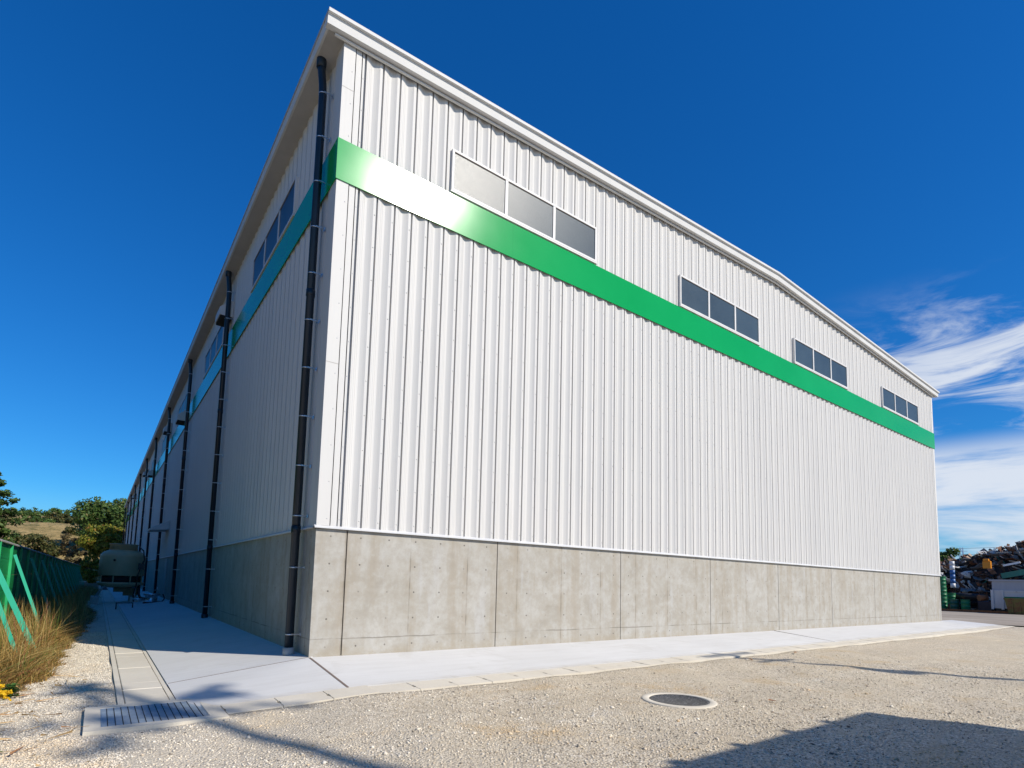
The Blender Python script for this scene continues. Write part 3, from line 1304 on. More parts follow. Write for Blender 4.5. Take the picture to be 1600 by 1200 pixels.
m.tube([(TX + .75, TY - .5, .62), (TX + .75, TY - .62, .2), (TX + .82, TY - .7, .02), (TX + 1.1, TY - 1.1, -.02)], .06, 10)
m.build('water_pipe', M['black'], ct)
# timber packing laid under the basin
m = MB()
m.bbox((TX - .30, TY - .55, .30), (TX + .75, TY - .30, .50), .01)
m.bbox((TX + .10, TY - .52, .12), (TX + .70, TY - .33, .298), .01)
solo(m, 'timber_packing', M['wood'], 'brown timber packing under the basin of the cooling tower', 'timber')
# tube frame
m = MB()
m.tube([(-2.12, 18.9, -.262), (-2.12, 18.9, .00), (-1.55, 18.9, .00), (-1.55, 18.9, -.20)], .025, 8)
solo(m, 'pipe_stand', M['black'], 'small black pipe stand straddling the slab edge before the cooling tower', 'pipe stand')
# pump
PXc, PYc = -.72, 21.6
pu = thing('pump', (PXc, PYc, -.1), 'small steel pump with hoses standing at the wall by the cooling tower', 'pump')
m = MB()
m.lathe((PXc, PYc, -.09), [(.30, 0), (.30, .04), (.25, .05), (.25, .34), (.30, .35), (.30, .39), (.1, .41)], 24)
m.build('casing', M['steel'], pu)
m = MB()
m.tube([(PXc - .34, PYc - .26, .28), (PXc + .34, PYc - .26, .28)], .055, 12)
m.build('motor', M['steel'], pu)
m = MB()
m.tube([(PXc - .30, PYc - .3, .06), (PXc - .62, PYc - .3, .06), (PXc - .72, PYc - .2, .06)], .045, 10)
m.build('outlet', M['steel'], pu)
m = MB()
m.tube([(PXc + .42, PYc - .28, .30), (PXc + .50, PYc - .3, .1), (PXc + .40, PYc - .4, -.05), (PXc, PYc - .45, -.08), (PXc - .35, PYc - .4, -.1)], .03, 8)
m.build('hose', M['black'], pu)
m = MB()
m.tube([(PXc + .2, PYc, .30), (PXc + .2, PYc, .62)], .018, 8)
m.build('riser', M['steel'], pu)

# ------------------------------------------------------------------ green site fence
FX = -4.55
fe = thing('fence', (FX, 0, -.3), 'tall green steel site fence with turquoise braces along the weeds', 'fence')
BAY = 2.0
Y0 = -9.8
bd = MB()
bd.prism([(-.012, .004), (.006, .004), (.010, .03), (.010, .33), (.006, .356), (-.012, .356)], 'y', .004, BAY - .004)
bdm = bd.mesh('fence_board', M['fgreen'])
po = MB()
po.box((.012, -.035, 0), (.065, .035, 2.14))
pom = po.mesh('post', M['fpost'])
cp = MB()
cp.prism([(-.045, 0), (.06, 0), (.06, .03), (.03, .05), (-.03, .05), (-.045, .03)], 'y', .002, BAY - .002)
cpm = cp.mesh('cap_rail', M['cap'])
nb = 42
for k in range(nb):
    y = Y0 + BAY * k
    if y < -1.2:
        continue
    if k < 30:
        for j in range(6):
            o = link_mesh('fence_board', bdm, fe, loc=(random.uniform(-.004, .004), y, .02 + j * .355))
            o.rotation_euler = (0, R(random.uniform(-.6, .6)), 0)
    else:
        o = link_mesh('fence_board', bdm, fe, loc=(0, y, .02))
        o.scale = (1, 1, 5.9)
    link_mesh('post', pom, fe, loc=(0, y, 0))
    o = link_mesh('cap_rail', cpm, fe, loc=(0, y, 2.145))
    o.rotation_euler = (0, 0, R(random.uniform(-.25, .25)))
by = [3.25, 4.2] + [8.2 + 4 * k for k in range(14)]
for k, y in enumerate(by):
    m = MB()
    bxx = -3.62 if k == 1 else -3.78
    w = .085 if k == 1 else .06
    m.bar((FX + .10, y, 1.62), (bxx, y, -.28), .012, w, (1, 0, .5))
    m.bar((FX + .104, y + .035, 1.62), (bxx + .004, y + .035, -.28), .058, .010, (1, 0, .5))
    b = m.build('brace', M['brace'], fe)

#__PART3__
# ------------------------------------------------------------------ grass and weeds
LM = {}
LM['grass'] = leafmat('dry_grass', [(0, (.20, .10, .03)), (.2, (.38, .22, .06)), (.45, (.52, .35, .12)), (.62, (.62, .46, .20)), (.70, (.24, .18, .05)), (.78, (.10, .15, .03)), (.88, (.16, .21, .04)), (.94, (.30, .13, .06)), (1, (.42, .14, .10))], .7, .3)
LM['straw'] = leafmat('straw', [(0, (.42, .28, .13)), (.5, (.55, .38, .19)), (1, (.35, .18, .09))], .7, .2)
LM['gold'] = leafmat('goldenrod_flower', [(0, (.62, .36, .006)), (1, (.78, .50, .02))], .6, .25)
LM['green'] = leafmat('weed_leaf', [(0, (.035, .085, .02)), (.6, (.06, .14, .03)), (1, (.10, .20, .05))], .5, .3)
LM['pine'] = leafmat('pine_needle', [(0, (.025, .05, .014)), (.5, (.06, .115, .025)), (.85, (.10, .165, .035)), (1, (.16, .13, .05))], .6, .3)
LM['dark'] = leafmat('dark_leaf', [(0, (.03, .06, .016)), (.5, (.075, .135, .032)), (.85, (.12, .195, .045)), (1, (.20, .17, .055))], .55, .35)
LM['yellow'] = leafmat('yellowing_leaf', [(0, (.06, .09, .014)), (.4, (.17, .20, .025)), (.8, (.30, .28, .035)), (1, (.34, .17, .05))], .55, .4)
LM['brown'] = leafmat('withered_leaf', [(0, (.05, .035, .018)), (.45, (.11, .08, .035)), (.8, (.16, .12, .05)), (1, (.07, .085, .03))], .7, .2)
LM['olive'] = leafmat('olive_leaf', [(0, (.025, .04, .012)), (.4, (.06, .07, .02)), (.8, (.11, .105, .03)), (1, (.17, .12, .05))], .6, .2)


def blades(x, y, z0, h, w, lean=.35, curl=.25):
    """curved blades: two quads each"""
    n = len(x)
    t = rng.uniform(0, 2 * np.pi, n)
    dx, dy = np.cos(t), np.sin(t)
    px, py = -dy, dx
    lx, ly = rng.normal(0, lean, n), rng.normal(0, lean, n)
    P = np.zeros((n, 6, 3))
    for r, (fz, ww) in enumerate(((0, 1), (.55, .8), (1, .12))):
        cx = x + lx * h * (fz ** 1.6) + curl * dx * h * fz ** 2.5
        cy = y + ly * h * (fz ** 1.6) + curl * dy * h * fz ** 2.5
        cz = z0 + h * fz * (1 - .22 * fz * np.hypot(lx, ly))
        P[:, 2 * r] = np.stack([cx - px * w * ww, cy - py * w * ww, cz], 1)
        P[:, 2 * r + 1] = np.stack([cx + px * w * ww, cy + py * w * ww, cz], 1)
    Fq = np.array([(0, 1, 3, 2), (2, 3, 5, 4)])
    return P.reshape(-1, 3), (Fq[None] + 6 * np.arange(n)[:, None, None]).reshape(-1, 4)


def edge_x(y):
    """right-hand edge of the weeds"""
    return np.interp(y, [-.6, -.2, .2, 1.3, 3, 6, 9, 13, 18, 21, 27, 30, 60], [-4.3, -3.95, -3.62, -3.32, -3.26, -3.22, -3.02, -2.80, -2.78, -3.15, -3.15, -2.7, -2.6]) + .06 * np.sin(y * 5.1) + .05 * np.sin(y * 11.3 + 1)


n = 38000
y = np.concatenate([rng.uniform(-.7, 9, int(n * .55)), rng.uniform(9, 50, int(n * .45))])
ex = edge_x(y)
x = FX + .05 + (ex - FX - .05) * rng.random(n) ** .9
d = np.clip((ex - x) / .5, 0, 1)
h = (.09 + .30 * d) * (.35 + 1.1 * rng.random(n) ** 1.5) * (1 + .45 * np.sin(y * 2.7 + 3 * np.sin(x * 2)) * np.sin(x * 5 + y))
P1, F1 = blades(x, y, ground_z(x, y) - .01, h, .004 + .005 * rng.random(n) ** 2, .75, .55)
# taller seed stalks
n2 = 1500
y = rng.uniform(0, 20, n2)
x = FX + .1 + (edge_x(y) - FX - .35) * rng.random(n2)
P2, F2 = blades(x, y, ground_z(x, y), .55 + .5 * rng.random(n2), .004 + .0 * x, .12, .12)
g_ = link_mesh('grass', np_mesh('grass', np.concatenate([P1, P2]), np.concatenate([F1, F2 + len(P1)]), LM['grass']))
tag(g_, 'dry golden grass and weeds growing along the green fence', 'grass', kind='stuff')
# weedy soil under the grass, beyond the fence too
m = MB()
ys = np.arange(-.6, 90, .4)
for yy in ys:
    e = float(edge_x(np.array([yy]))[0])
    m.v += [(-60, yy, -.262), (-8, yy, -.262), (e - .05, yy, -.270 + .0)]
for k in range(len(ys) - 1):
    m.f += [(3 * k, 3 * k + 1, 3 * k + 4, 3 * k + 3), (3 * k + 1, 3 * k + 2, 3 * k + 5, 3 * k + 4)]
    m.sm += [True, True]
o = m.build('weedy_verge', M['grass_soil'], None, fix=False)
tag(o, 'brown weedy soil strip along the fence', 'soil', kind='structure')
# fallen straw on the gravel
n = 420
x = rng.uniform(-3.9, -2.75, n)
y = rng.uniform(-4.6, 1.6, n)
k = rng.random(n) < np.clip((-2.6 - x) / 1.1, .05, 1)
x, y = x[k], y[k]
n = len(x)
t = rng.uniform(0, 6.28, n)
ln = .05 + .28 * rng.random(n) ** 2
P = np.zeros((n, 4, 3))
for i, (sa, sb) in enumerate(((-1, -1), (1, -1), (1, 1), (-1, 1))):
    P[:, i, 0] = x + np.cos(t) * ln * sa / 2 - np.sin(t) * .0035 * sb
    P[:, i, 1] = y + np.sin(t) * ln * sa / 2 + np.cos(t) * .0035 * sb
    P[:, i, 2] = ground_z(x, y) + .018 + (.03 * rng.random(n) if sa > 0 else 0)
o = link_mesh('straw_litter', np_mesh('straw_litter', P.reshape(-1, 3), np.arange(4 * n).reshape(-1, 4), LM['straw']))
tag(o, 'broken dry straw lying on the gravel near the weeds', 'straw', kind='stuff')


# goldenrod and leafy weeds at the left edge
def goldenrod(x, y, hgt, label, nfl=5, seed=1):
    r = random.Random(seed)
    gz = float(ground_z(x, y))
    t = thing('goldenrod_plant', (x, y, gz), label, 'plant')
    m = MB()
    V_, F_ = [], []
    fl = MB()
    lf = MB()
    for k in range(nfl):
        a = r.uniform(0, 6.28)
        tip = Vector((x + .12 * math.cos(a), y + .12 * math.sin(a), gz + hgt * r.uniform(.75, 1)))
        m.tube([(x, y, gz), (x + .03 * math.cos(a), y + .03 * math.sin(a), gz + hgt * .5), tip], [.005, .004, .002], 5)
        for q in range(14):
            p = Vector((x, y, gz)).lerp(tip, r.uniform(.15, .8)) + Vector((r.uniform(-.02, .02), r.uniform(-.02, .02), 0))
            b = r.uniform(0, 6.28)
            d = Vector((math.cos(b), math.sin(b), .35)) * r.uniform(.05, .10)
            s = Vector((-math.sin(b), math.cos(b), 0)) * .008
            lf.add([p - s * .5, p + s * .5, p + d * .6 + s, p + d, p + d * .6 - s], [(0, 1, 2, 3, 4)])
        for q in range(5):
            b = a + r.uniform(-1.6, 1.6)
            e = tip + Vector((math.cos(b) * .10, math.sin(b) * .10, r.uniform(-.06, .05)))
            for w in range(34):
                c = tip.lerp(e, r.random()) + Vector((r.gauss(0, .007), r.gauss(0, .007), r.gauss(.004, .007)))
                u = Vector((r.uniform(-1, 1), r.uniform(-1, 1), r.uniform(-1, 1))).normalized() * .008
                v = u.orthogonal().normalized() * .008
                fl.add([c - u - v, c + u - v, c + u + v, c - u + v], [(0, 1, 2, 3)])
    m.build('stem', LM['green'], t)
    lf.build('leaves', LM['green'], t, fix=False)
    fl.build('flower_heads', LM['gold'], t, fix=False)


goldenrod(-3.66, -1.35, .36, 'yellow goldenrod in flower at the gravel edge', 6, 3)


def leafy(x, y, hgt, n, label, seed, mat='green', ll=.16, lw=.012):
    r = random.Random(seed)
    gz = float(ground_z(x, y))
    m = MB()
    for k in range(n):
        a = r.uniform(0, 6.28)
        b = gz + hgt * r.uniform(.05, .8)
        p = Vector((x + r.gauss(0, .03), y + r.gauss(0, .03), b))
        d = Vector((math.cos(a), math.sin(a), r.uniform(-.1, .7))) * ll * r.uniform(.6, 1.2)
        s = Vector((-math.sin(a), math.cos(a), 0)) * lw
        m.add([p - s * .3, p + s * .3, p + d * .55 + s, p + d + Vector((0, 0, -.03)), p + d * .55 - s], [(0, 1, 2, 3, 4)])
    m.tube([(x, y, gz - .02), (x, y, gz + hgt * .8)], [.006, .003], 5)
    xs = np.array(m.v)
    c = Vector((x, y, gz))
    o = link_mesh('weed_plant', m.mesh('weed_plant', LM[mat], c, fix=False))
    o.location = c
    tag(o, label, 'plant')


leafy(-3.55, -2.75, .34, 26, 'green weed with narrow pointed leaves at the lower left edge', 5)
leafy(-3.62, .05, .20, 60, 'grey green low weed at the tip of the dry grass', 6, 'green', .10, .02)
leafy(-3.95, 1.6, .34, 90, 'bright green leafy weed among the dry grass below the braces', 8, 'green', .14, .03)


# ------------------------------------------------------------------ trees and shrubs
def crown_leaves(centres, radii, n, size, flat=.0):
    """leaf quads scattered round clump centres (shell weighted)"""
    k = rng.integers(0, len(centres), n)
    d = rng.normal(0, 1, (n, 3))
    d /= np.linalg.norm(d, axis=1)[:, None]
    rad = radii[k] * (.35 + .75 * rng.random(n) ** .6)
    c = centres[k] + d * rad[:, None] * np.array([1, 1, .8])
    u = rng.normal(0, 1, (n, 3))
    u[:, 2] *= (1 - flat)
    u /= np.linalg.norm(u, axis=1)[:, None]
    v = np.cross(u, d)
    v /= np.linalg.norm(v, axis=1)[:, None] + 1e-6
    s = size * (.6 + .8 * rng.random(n))[:, None]
    P = np.stack([c - u * s, c + v * s * .55, c + u * s, c - v * s * .55], 1)
    return P.reshape(-1, 3), np.arange(4 * n).reshape(-1, 4)


def tree(name, x, y, z, hgt, rx, rz, leaf, size, nleaf, label, cat='tree', group=None, clumps=46, low=.25, trunk=.16, crad=.30):
    t = thing(name, (x, y, z), label, cat, group)
    cz = z + hgt - rz
    cen = []
    while len(cen) < clumps:
        p = rng.uniform(-1, 1, 3)
        r2 = (p ** 2).sum()
        if r2 > 1 or r2 < .12:
            continue
        if p[2] < -1 + low:
            continue
        cen.append(p)
    cen = np.array(cen) * np.array([rx, rx, rz]) * (.86 + .2 * rng.random((clumps, 1))) + np.array([x, y, cz])
    rad = rx * crad * (.6 + .8 * rng.random(clumps))
    m = MB()
    m.tube([(x, y, z - .3), (x + rx * .03, y, z + hgt * .3), (x + rx * .05, y, cz + rz * .5)], [trunk, trunk * .8, trunk * .25], 9)
    for k in range(0, clumps, 3):
        c = cen[k]
        b = Vector((x + rx * .03, y, z + hgt * .28 + (c[2] - z - hgt * .28) * .4 if c[2] > z + hgt * .28 else z + hgt * .15))
        mid = b.lerp(Vector(c), .5) + Vector((0, 0, rz * .08))
        m.tube([b, mid, c], [trunk * .4, trunk * .25, trunk * .08], 5)
    m.build('trunk', M['bark'], t)
    P, F_ = crown_leaves(cen, rad, nleaf, size)
    P = P - np.array([x, y, z])
    link_mesh('crown', np_mesh('crown', P, F_, LM[leaf]), t)
    return t


def pine(x, y, z, hgt, rx, label, tiers=9, n=9000, group=None, leaf='pine', trunk=.16, size=.13, start=.22, sparse=1, crad=.16, top=.12):
    t = thing('pine_tree', (x, y, z), label, 'tree', group)
    m = MB()
    m.tube([(x, y, z - .3), (x + .1, y, z + hgt * .5), (x, y, z + hgt)], [trunk, trunk * max(.6, top), trunk * top], 8)
    cen, rad = [], []
    for k in range(tiers):
        f = start + (1 - start) * k / (tiers - 1)
        zz = z + hgt * f
        rr_ = rx * (1 - f) ** .75 + rx * .10
        nb_ = 6
        for q in range(nb_):
            a = 2 * math.pi * (q + .5 * (k % 2)) / nb_ + random.uniform(-.3, .3)
            if random.random() > sparse:
                continue
            r2 = rr_ * random.uniform(.7, 1.1)
            e = Vector((x + r2 * math.cos(a), y + r2 * math.sin(a), zz + r2 * random.uniform(.0, .28)))
            m.tube([(x, y, zz - .08 * r2), (x + r2 * .5 * math.cos(a), y + r2 * .5 * math.sin(a), zz + .02 * r2), e], [trunk * .3 * (1.15 - f), trunk * .2 * (1.15 - f), .012], 5)
            for s in np.linspace(.35, 1, 6):
                c = Vector((x, y, zz)).lerp(e, s)
                cen.append((c.x + random.gauss(0, .08 * r2), c.y + random.gauss(0, .08 * r2), c.z + .05))
                rad.append(crad * rx * (.7 + .5 * random.random()) * (1.05 - .5 * f))
    m.build('trunk', M['bark'], t)
    cen, rad = np.array(cen), np.array(rad)
    P, F_ = crown_leaves(cen, rad, n, size, .3)
    P[:, 2] = P[:, 2]
    link_mesh('crown', np_mesh('crown', P - np.array([x, y, z]), F_, LM[leaf]), t)
    return t


# behind the far end of the warehouse
tree('broadleaf_tree', -1.4, 112, -.4, 15.0, 5.2, 5.0, 'dark', .26, 15000, 'large dark green rounded tree standing behind the end of the warehouse', low=.45, clumps=60, trunk=.3, group='trees behind the fence')
tree('broadleaf_tree', 2.5, 118, -.2, 14.6, 5.5, 5.2, 'dark', .26, 9000, 'dark green tree half hidden behind the far end of the roof', clumps=44, trunk=.28, group='trees behind the fence')
tree('yellowing_tree', -1.9, 97, -.4, 8.9, 3.3, 3.0, 'yellow', .20, 9000, 'yellow green bushy tree beside the far end of the warehouse', clumps=46, trunk=.2, group='trees behind the fence')
tree('withered_shrub', -5.2, 92, -.4, 4.3, 1.5, 2.0, 'brown', .16, 5000, 'brown withered shrub in front of the yellow green tree', 'shrub', clumps=34, trunk=.1, low=.1, group='shrubs behind the fence')
tree('withered_shrub', -6.6, 100, -.4, 7.6, 1.5, 2.4, 'brown', .15, 1700, 'thin grey brown shrub left of the yellow green tree', 'shrub', clumps=30, trunk=.1, crad=.26, group='shrubs behind the fence')
tree('leafy_shrub', -3.6, 80, -.4, 3.4, 1.6, 1.7, 'yellow', .14, 4200, 'light green leafy shrub behind the cooling tower', 'shrub', clumps=30, trunk=.08, low=.1, group='shrubs behind the fence')
tree('olive_shrub', -14.8, 74, -.3, 5.2, 2.4, 2.3, 'olive', .16, 5200, 'dark olive bush with spreading branches above the fence', 'shrub', clumps=38, trunk=.12, low=.1, crad=.26, group='shrubs behind the fence')
tree('olive_shrub', -7.5, 51, -.3, 4.6, 1.5, 1.1, 'olive', .11, 1900, 'brownish spreading shrub just above the fence top', 'shrub', clumps=34, trunk=.10, low=.2, crad=.28, group='shrubs behind the fence')
tree('olive_shrub', -10.4, 42, -.3, 3.4, 1.8, 1.5, 'brown', .13, 4600, 'rust brown thicket behind the sunlit fence panel', 'shrub', clumps=40, trunk=.10, low=.1, group='shrubs behind the fence')
tree('leafy_shrub', -8.9, 43, -.3, 5.2, 1.25, 1.5, 'dark', .12, 4200, 'fresh green bush at the left edge under the pine', 'shrub', clumps=34, trunk=.09, low=.1, group='shrubs behind the fence')
pine(-9.6, 45, -.3, 8.4, 2.9, 'dark green pine leaning in from the left edge', 10, 9000, trunk=.16, size=.12)
pine(-13.2, 58, -.3, 8.8, 3.2, 'taller pine behind the one at the left edge', 10, 7000, trunk=.18, size=.14)
for x, y, hh, rx, lab in ((-15.6, 30, 13.5, 4.8, 'dark tree added out of view to shade the left wall, nearest the leaning one'), (-14.6, 21, 14.0, 4.8, 'dark tree added out of view to shade the left wall, second from the leaning one'), (-13.6, 12, 13.5, 4.8, 'dark tree added out of view to shade the left wall, third from the leaning one'), (-12.9, 3, 13.5, 4.8, 'dark tree added out of view to shade the left wall, farthest from the leaning one')):
    tree('broadleaf_tree', x, y, -.3, hh, rx, hh * .46, 'dark', .26, 9000, lab, clumps=54, low=.05, trunk=.22, crad=.36, group='added trees out of view shading the left wall')  # dense row added out of view, blocks low sky to darken the left wall
# scattered shrubs on the hillside
k = 0
for (x, y, hh, rx, lf) in ((-14, 150, 2.0, 2.2, 'dark'), (-8.5, 146, 1.8, 2.0, 'olive'), (-19, 147, 1.9, 2.2, 'olive'), (-24, 152, 2.4, 2.6, 'dark'), (-5, 152, 2.2, 2.4, 'dark'), (-11.5, 160, 2.4, 2.6, 'olive'), (-17, 165, 2.6, 2.6, 'dark'), (-7.4, 124, 1.3, 1.5, 'olive'), (-13, 118, 1.2, 1.5, 'olive'), (-9.8, 111, 1.5, 1.8, 'olive')):
    where = ['on the terrace of the dry hillside', 'on the open dry slope'][1 if y < 130 else 0]
    side = ['second from the left of the row', 'fourth from the left of the row', 'third', 'leftmost of the row', 'rightmost of the row', 'set back near the crest, right one', 'set back near the crest, left one', 'highest one right of centre', 'left one', 'lowest one'][k]
    tree('hillside_shrub', x, y, float(hill_z(x, y)) - .1, hh, rx, hh * .55, lf, .28, 1100, 'small shrub ' + where + ', ' + side, 'shrub', 'shrubs on the hillside', clumps=16, trunk=.07, low=.1)
    k += 1
# far wood along the crest, reads as one mass
cen, rad = [], []
for k in range(230):
    x = rng.uniform(-120, 60)
    y = rng.uniform(198, 225)
    z = float(hill_z(x, y))
    hh = rng.uniform(.5, 2.3)
    for q in range(5):
        cen.append((x + rng.normal(0, 1.1), y + rng.normal(0, 1), z + hh * rng.uniform(.1, .95)))
        rad.append(rng.uniform(.6, 1.1))
P, F_ = crown_leaves(np.array(cen), np.array(rad), 26000, .38)
o = link_mesh('woodland', np_mesh('woodland', P, F_, LM['dark']))
tag(o, 'low dark green wood along the crest of the hill', 'wood', kind='stuff')
# ------------------------------------------------------------------ scrap yard on the right
def heap_h(x, y):
    pk = np.interp(y, [-16, -8, -2, 2.5, 4.5, 6, 8, 11, 16], [3.0, 5.6, 6.3, 5.2, 4.5, 4.05, 3.7, 3.4, 2.4])
    f = sstep(53.2, 57.6, x) * sstep(76, 66, x) * sstep(-19, -13, y) * sstep(19, 14, y)
    return pk * f


hx = np.arange(52.8, 76.5, .35)
hy = np.arange(-19, 19.5, .35)
HX, HY = np.meshgrid(hx, hy)
HZ = heap_h(HX, HY) + rng.normal(0, .14, HX.shape) * (heap_h(HX, HY) > .3) - .10
sh = thing('scrap_heap', (62, 2, -.06), 'tall heap of tangled scrap metal beyond the far corner of the warehouse', 'scrap heap')
V = np.stack([HX.ravel() - 62, HY.ravel() - 2, HZ.ravel() + .06], 1)
nx = len(hx)
ii, jj = np.meshgrid(np.arange(nx - 1), np.arange(len(hy) - 1))
a = (jj * nx + ii).ravel()
M['scrapcore'] = rusty('scrap_core', (.025, .022, .02), .45, .8)  # near-black base colour stands in for the shade between scrap pieces
o = link_mesh('scrap_core', np_mesh('scrap_core', V, np.stack([a, a + 1, a + nx + 1, a + nx], 1), M['scrapcore']), sh)
SC = [rusty('scrap_black', (.02, .02, .021), .35, .5), rusty('scrap_rust', (.16, .07, .035), .8, .7), rusty('scrap_grey', (.20, .205, .21), .35, .5), rusty('scrap_blue', (.04, .09, .16), .2, .5), rusty('scrap_white', (.52, .52, .50), .2, .5), rusty('scrap_green', (.015, .13, .085), .25, .5), rusty('scrap_cream', (.42, .30, .19), .3, .6), rusty('scrap_brown', (.13, .075, .045), .5, .7)]
wts = [.16, .26, .13, .03, .13, .04, .12, .13]


def scrap_proto(kind):
    m = MB()
    if kind == 'scrap_plate':
        # bent plate
        for t in (0, .025):
            for i in range(4):
                for j in range(2):
                    m.v.append((-.5 + i / 3, -.3 + .6 * j, t + (.10 if i in (1,) else 0) * (1 if j else .4) + (.16 * (i == 3))))
        for i in range(3):
            q = 2 * i
            m.f += [(q, q + 2, q + 3, q + 1), (8 + q, 8 + q + 1, 8 + q + 3, 8 + q + 2), (q, q + 8, q + 10, q + 2), (q + 1, q + 3, q + 11, q + 9)]
        m.f += [(0, 1, 9, 8), (6, 14, 15, 7)]
        m.sm = [False] * len(m.f)
    elif kind == 'scrap_beam':
        m.prism([(-.07, -.07), (.07, -.07), (.07, -.045), (-.045, -.045), (-.045, .07), (-.07, .07)], 'x', -.8, .8)
    elif kind == 'scrap_pipe':
        m.tube([(-.7, 0, 0), (-.1, .03, .05), (.4, 0, .04), (.7, -.1, .12)], .045, 7)
    else:
        # crumpled lump
        bm = bmesh.new()
        bmesh.ops.create_icosphere(bm, subdivisions=1, radius=.38)
        r = random.Random(len(kind) * 7)
        for v in bm.verts:
            v.co = Vector((v.co.x * r.uniform(.6, 1.3), v.co.y * r.uniform(.6, 1.2), v.co.z * r.uniform(.4, .9)))
        me = bpy.data.meshes.new(kind)
        bm.to_mesh(me)
        bm.free()
        return me
    return m.mesh(kind)


protos = {}
for kd in ('scrap_plate', 'scrap_beam', 'scrap_pipe', 'scrap_lump'):
    base = scrap_proto(kd)
    for ci, mt in enumerate(SC):
        me = base.copy()
        me.materials.clear()
        me.materials.append(mt)
        protos[kd, ci] = me
rs = random.Random(5)


def scrap_piece(big):
    y = rs.uniform(-6, 10.5)
    x = 53.4 + 5.2 * rs.random() ** .8
    z = float(heap_h(x, y))
    kd = rs.choices(['scrap_plate', 'scrap_beam', 'scrap_pipe', 'scrap_lump'], [.42, .22, .16, .20])[0]
    ci = rs.choices(range(8), wts)[0]
    s = rs.uniform(.5, 1.1) * (1.25 if big else .9)
    rot = (rs.gauss(0, .5), rs.gauss(-.35, .45), rs.gauss(1.57, .7))
    return kd, ci, (x - rs.uniform(0, .25), y, z + rs.uniform(-.12, .22)), s, rot


for k in range(300):
    kd, ci, p, s, rot = scrap_piece(True)
    o = link_mesh(kd, protos[kd, ci], sh, loc=(p[0] - 62, p[1] - 2, p[2] + .06))
    o.scale = (s, s * rs.uniform(.6, 1.2), s)
    o.rotation_euler = rot
# the smaller bits in between, joined
base = {k_: ([tuple(v.co) for v in me.vertices], [tuple(p.vertices) for p in me.polygons]) for (k_, c_), me in protos.items() if c_ == 0}
M['scrapmix'] = Mat('scrap_mix', .6, .4)
mm = M['scrapmix']
mm.col(mm.ramp(mm.island(), [(0, (.02, .02, .021)), (.22, (.10, .06, .04)), (.45, (.24, .10, .045)), (.6, (.20, .205, .21)), (.78, (.14, .12, .11)), (.86, (.45, .36, .25)), (1, (.70, .69, .66))]))
mix = MB()
from mathutils import Euler
for k in range(1300):
    kd, ci, p, s, rot = scrap_piece(False)
    Mx = Euler(rot).to_matrix()
    vs, fs = base[kd]
    s *= rs.uniform(.35, .9)
    mix.add([Mx @ (Vector(v) * s) + Vector(p) for v in vs], fs)
o = mix.build('small_scrap', mm.m, sh, fix=False)
tag(o, kind='stuff')
# eye-catching pieces lying on the heap
PAINT = {'orange': plain('orange_paint', (.65, .23, .01), .5), 'blue': plain('blue_paint', (.03, .12, .33), .45), 'white': plain('white_paint', (.66, .66, .66), .45), 'teal': plain('teal_paint', (.015, .16, .12), .5)}
tp = thing('striped_post', (53.6, 6.05, 1.4), 'blue and white striped post stuck upright in the scrap heap', 'post')
for k in range(6):
    m = MB()
    m.lathe((53.6, 6.05, 1.75 + k * .36), [(.17, 0.002), (.17, .358)], 12)
    m.build('stripe', PAINT['white' if k in (0, 4, 5) else 'blue'], tp)
m = MB()
m.bbox((54.6, 3.85, 3.35), (54.9, 4.35, 3.95), .05)
m.bbox((54.55, 3.95, 3.951), (54.8, 4.30, 4.12), .04)
solo(m, 'orange_casing', PAINT['orange'], 'bright orange metal casing lying on the scrap heap', 'scrap')
m = MB()
m.bar((54.2, 3.0, 3.55), (54.2, 2.0, 3.8), .1, .14)
solo(m, 'white_beam', PAINT['white'], 'white painted beam lying high on the scrap heap', 'scrap')
m = MB()
m.bar((54.6, 3.2, 2.75), (54.3, 1.6, 3.10), .2, .42)
solo(m, 'teal_sheet', PAINT['teal'], 'dark teal metal sheet on the scrap heap above the container', 'scrap')
m = MB()
m.bar((56.5, 2.6, 5.45), (56.5, 1.9, 5.05), .1, .12)
solo(m, 'loose_girder', SC[0], 'dark girder sticking out at the top of the scrap heap', 'scrap')


# steel drums
def drum(x, y, z, c, label, r=.29, h=.88):
    t = thing('steel_drum', (x, y, z), label, 'drum', 'green steel drums in front of the scrap heap')
    m = MB()
    m.lathe((x, y, z), [(r * .97, 0), (r, .01), (r, .03), (r * .975, .04), (r * .975, .29), (r * 1.02, .30), (r * 1.02, .32), (r * .975, .33), (r * .975, .57), (r * 1.02, .58), (r * 1.02, .60), (r * .975, .61), (r * .975, .84), (r, .85), (r, .87), (r * .93, .875), (r * .92, .86)], 20)
    m.build('barrel', c, t)
    m = MB()
    m.lathe((x + .1, y, z + .86), [(.035, 0), (.035, .02)], 8)
    m.build('bung', SC[0], t)
    return t


dg = rusty('drum_green', (.01, .15, .06), .2, .5)
dd = rusty('drum_dark_green', (.01, .075, .05), .15, .4)
drum(51.6, 6.22, -.02, dg, 'bottom green drum of the stack at the warehouse corner')
drum(51.6, 6.22, .87, dg, 'middle green drum of the stack at the warehouse corner')
drum(51.6, 6.24, 1.75, dg, 'top green drum of the stack at the warehouse corner', h=.5)
drum(52.3, 5.85, .45, dg, 'green drum tucked behind the stack at the warehouse corner')
drum(51.4, 5.42, -.03, dd, 'dark green drum standing next to the striped post')
drum(51.3, 4.72, -.03, dg, 'green drum standing beside the dark green one')
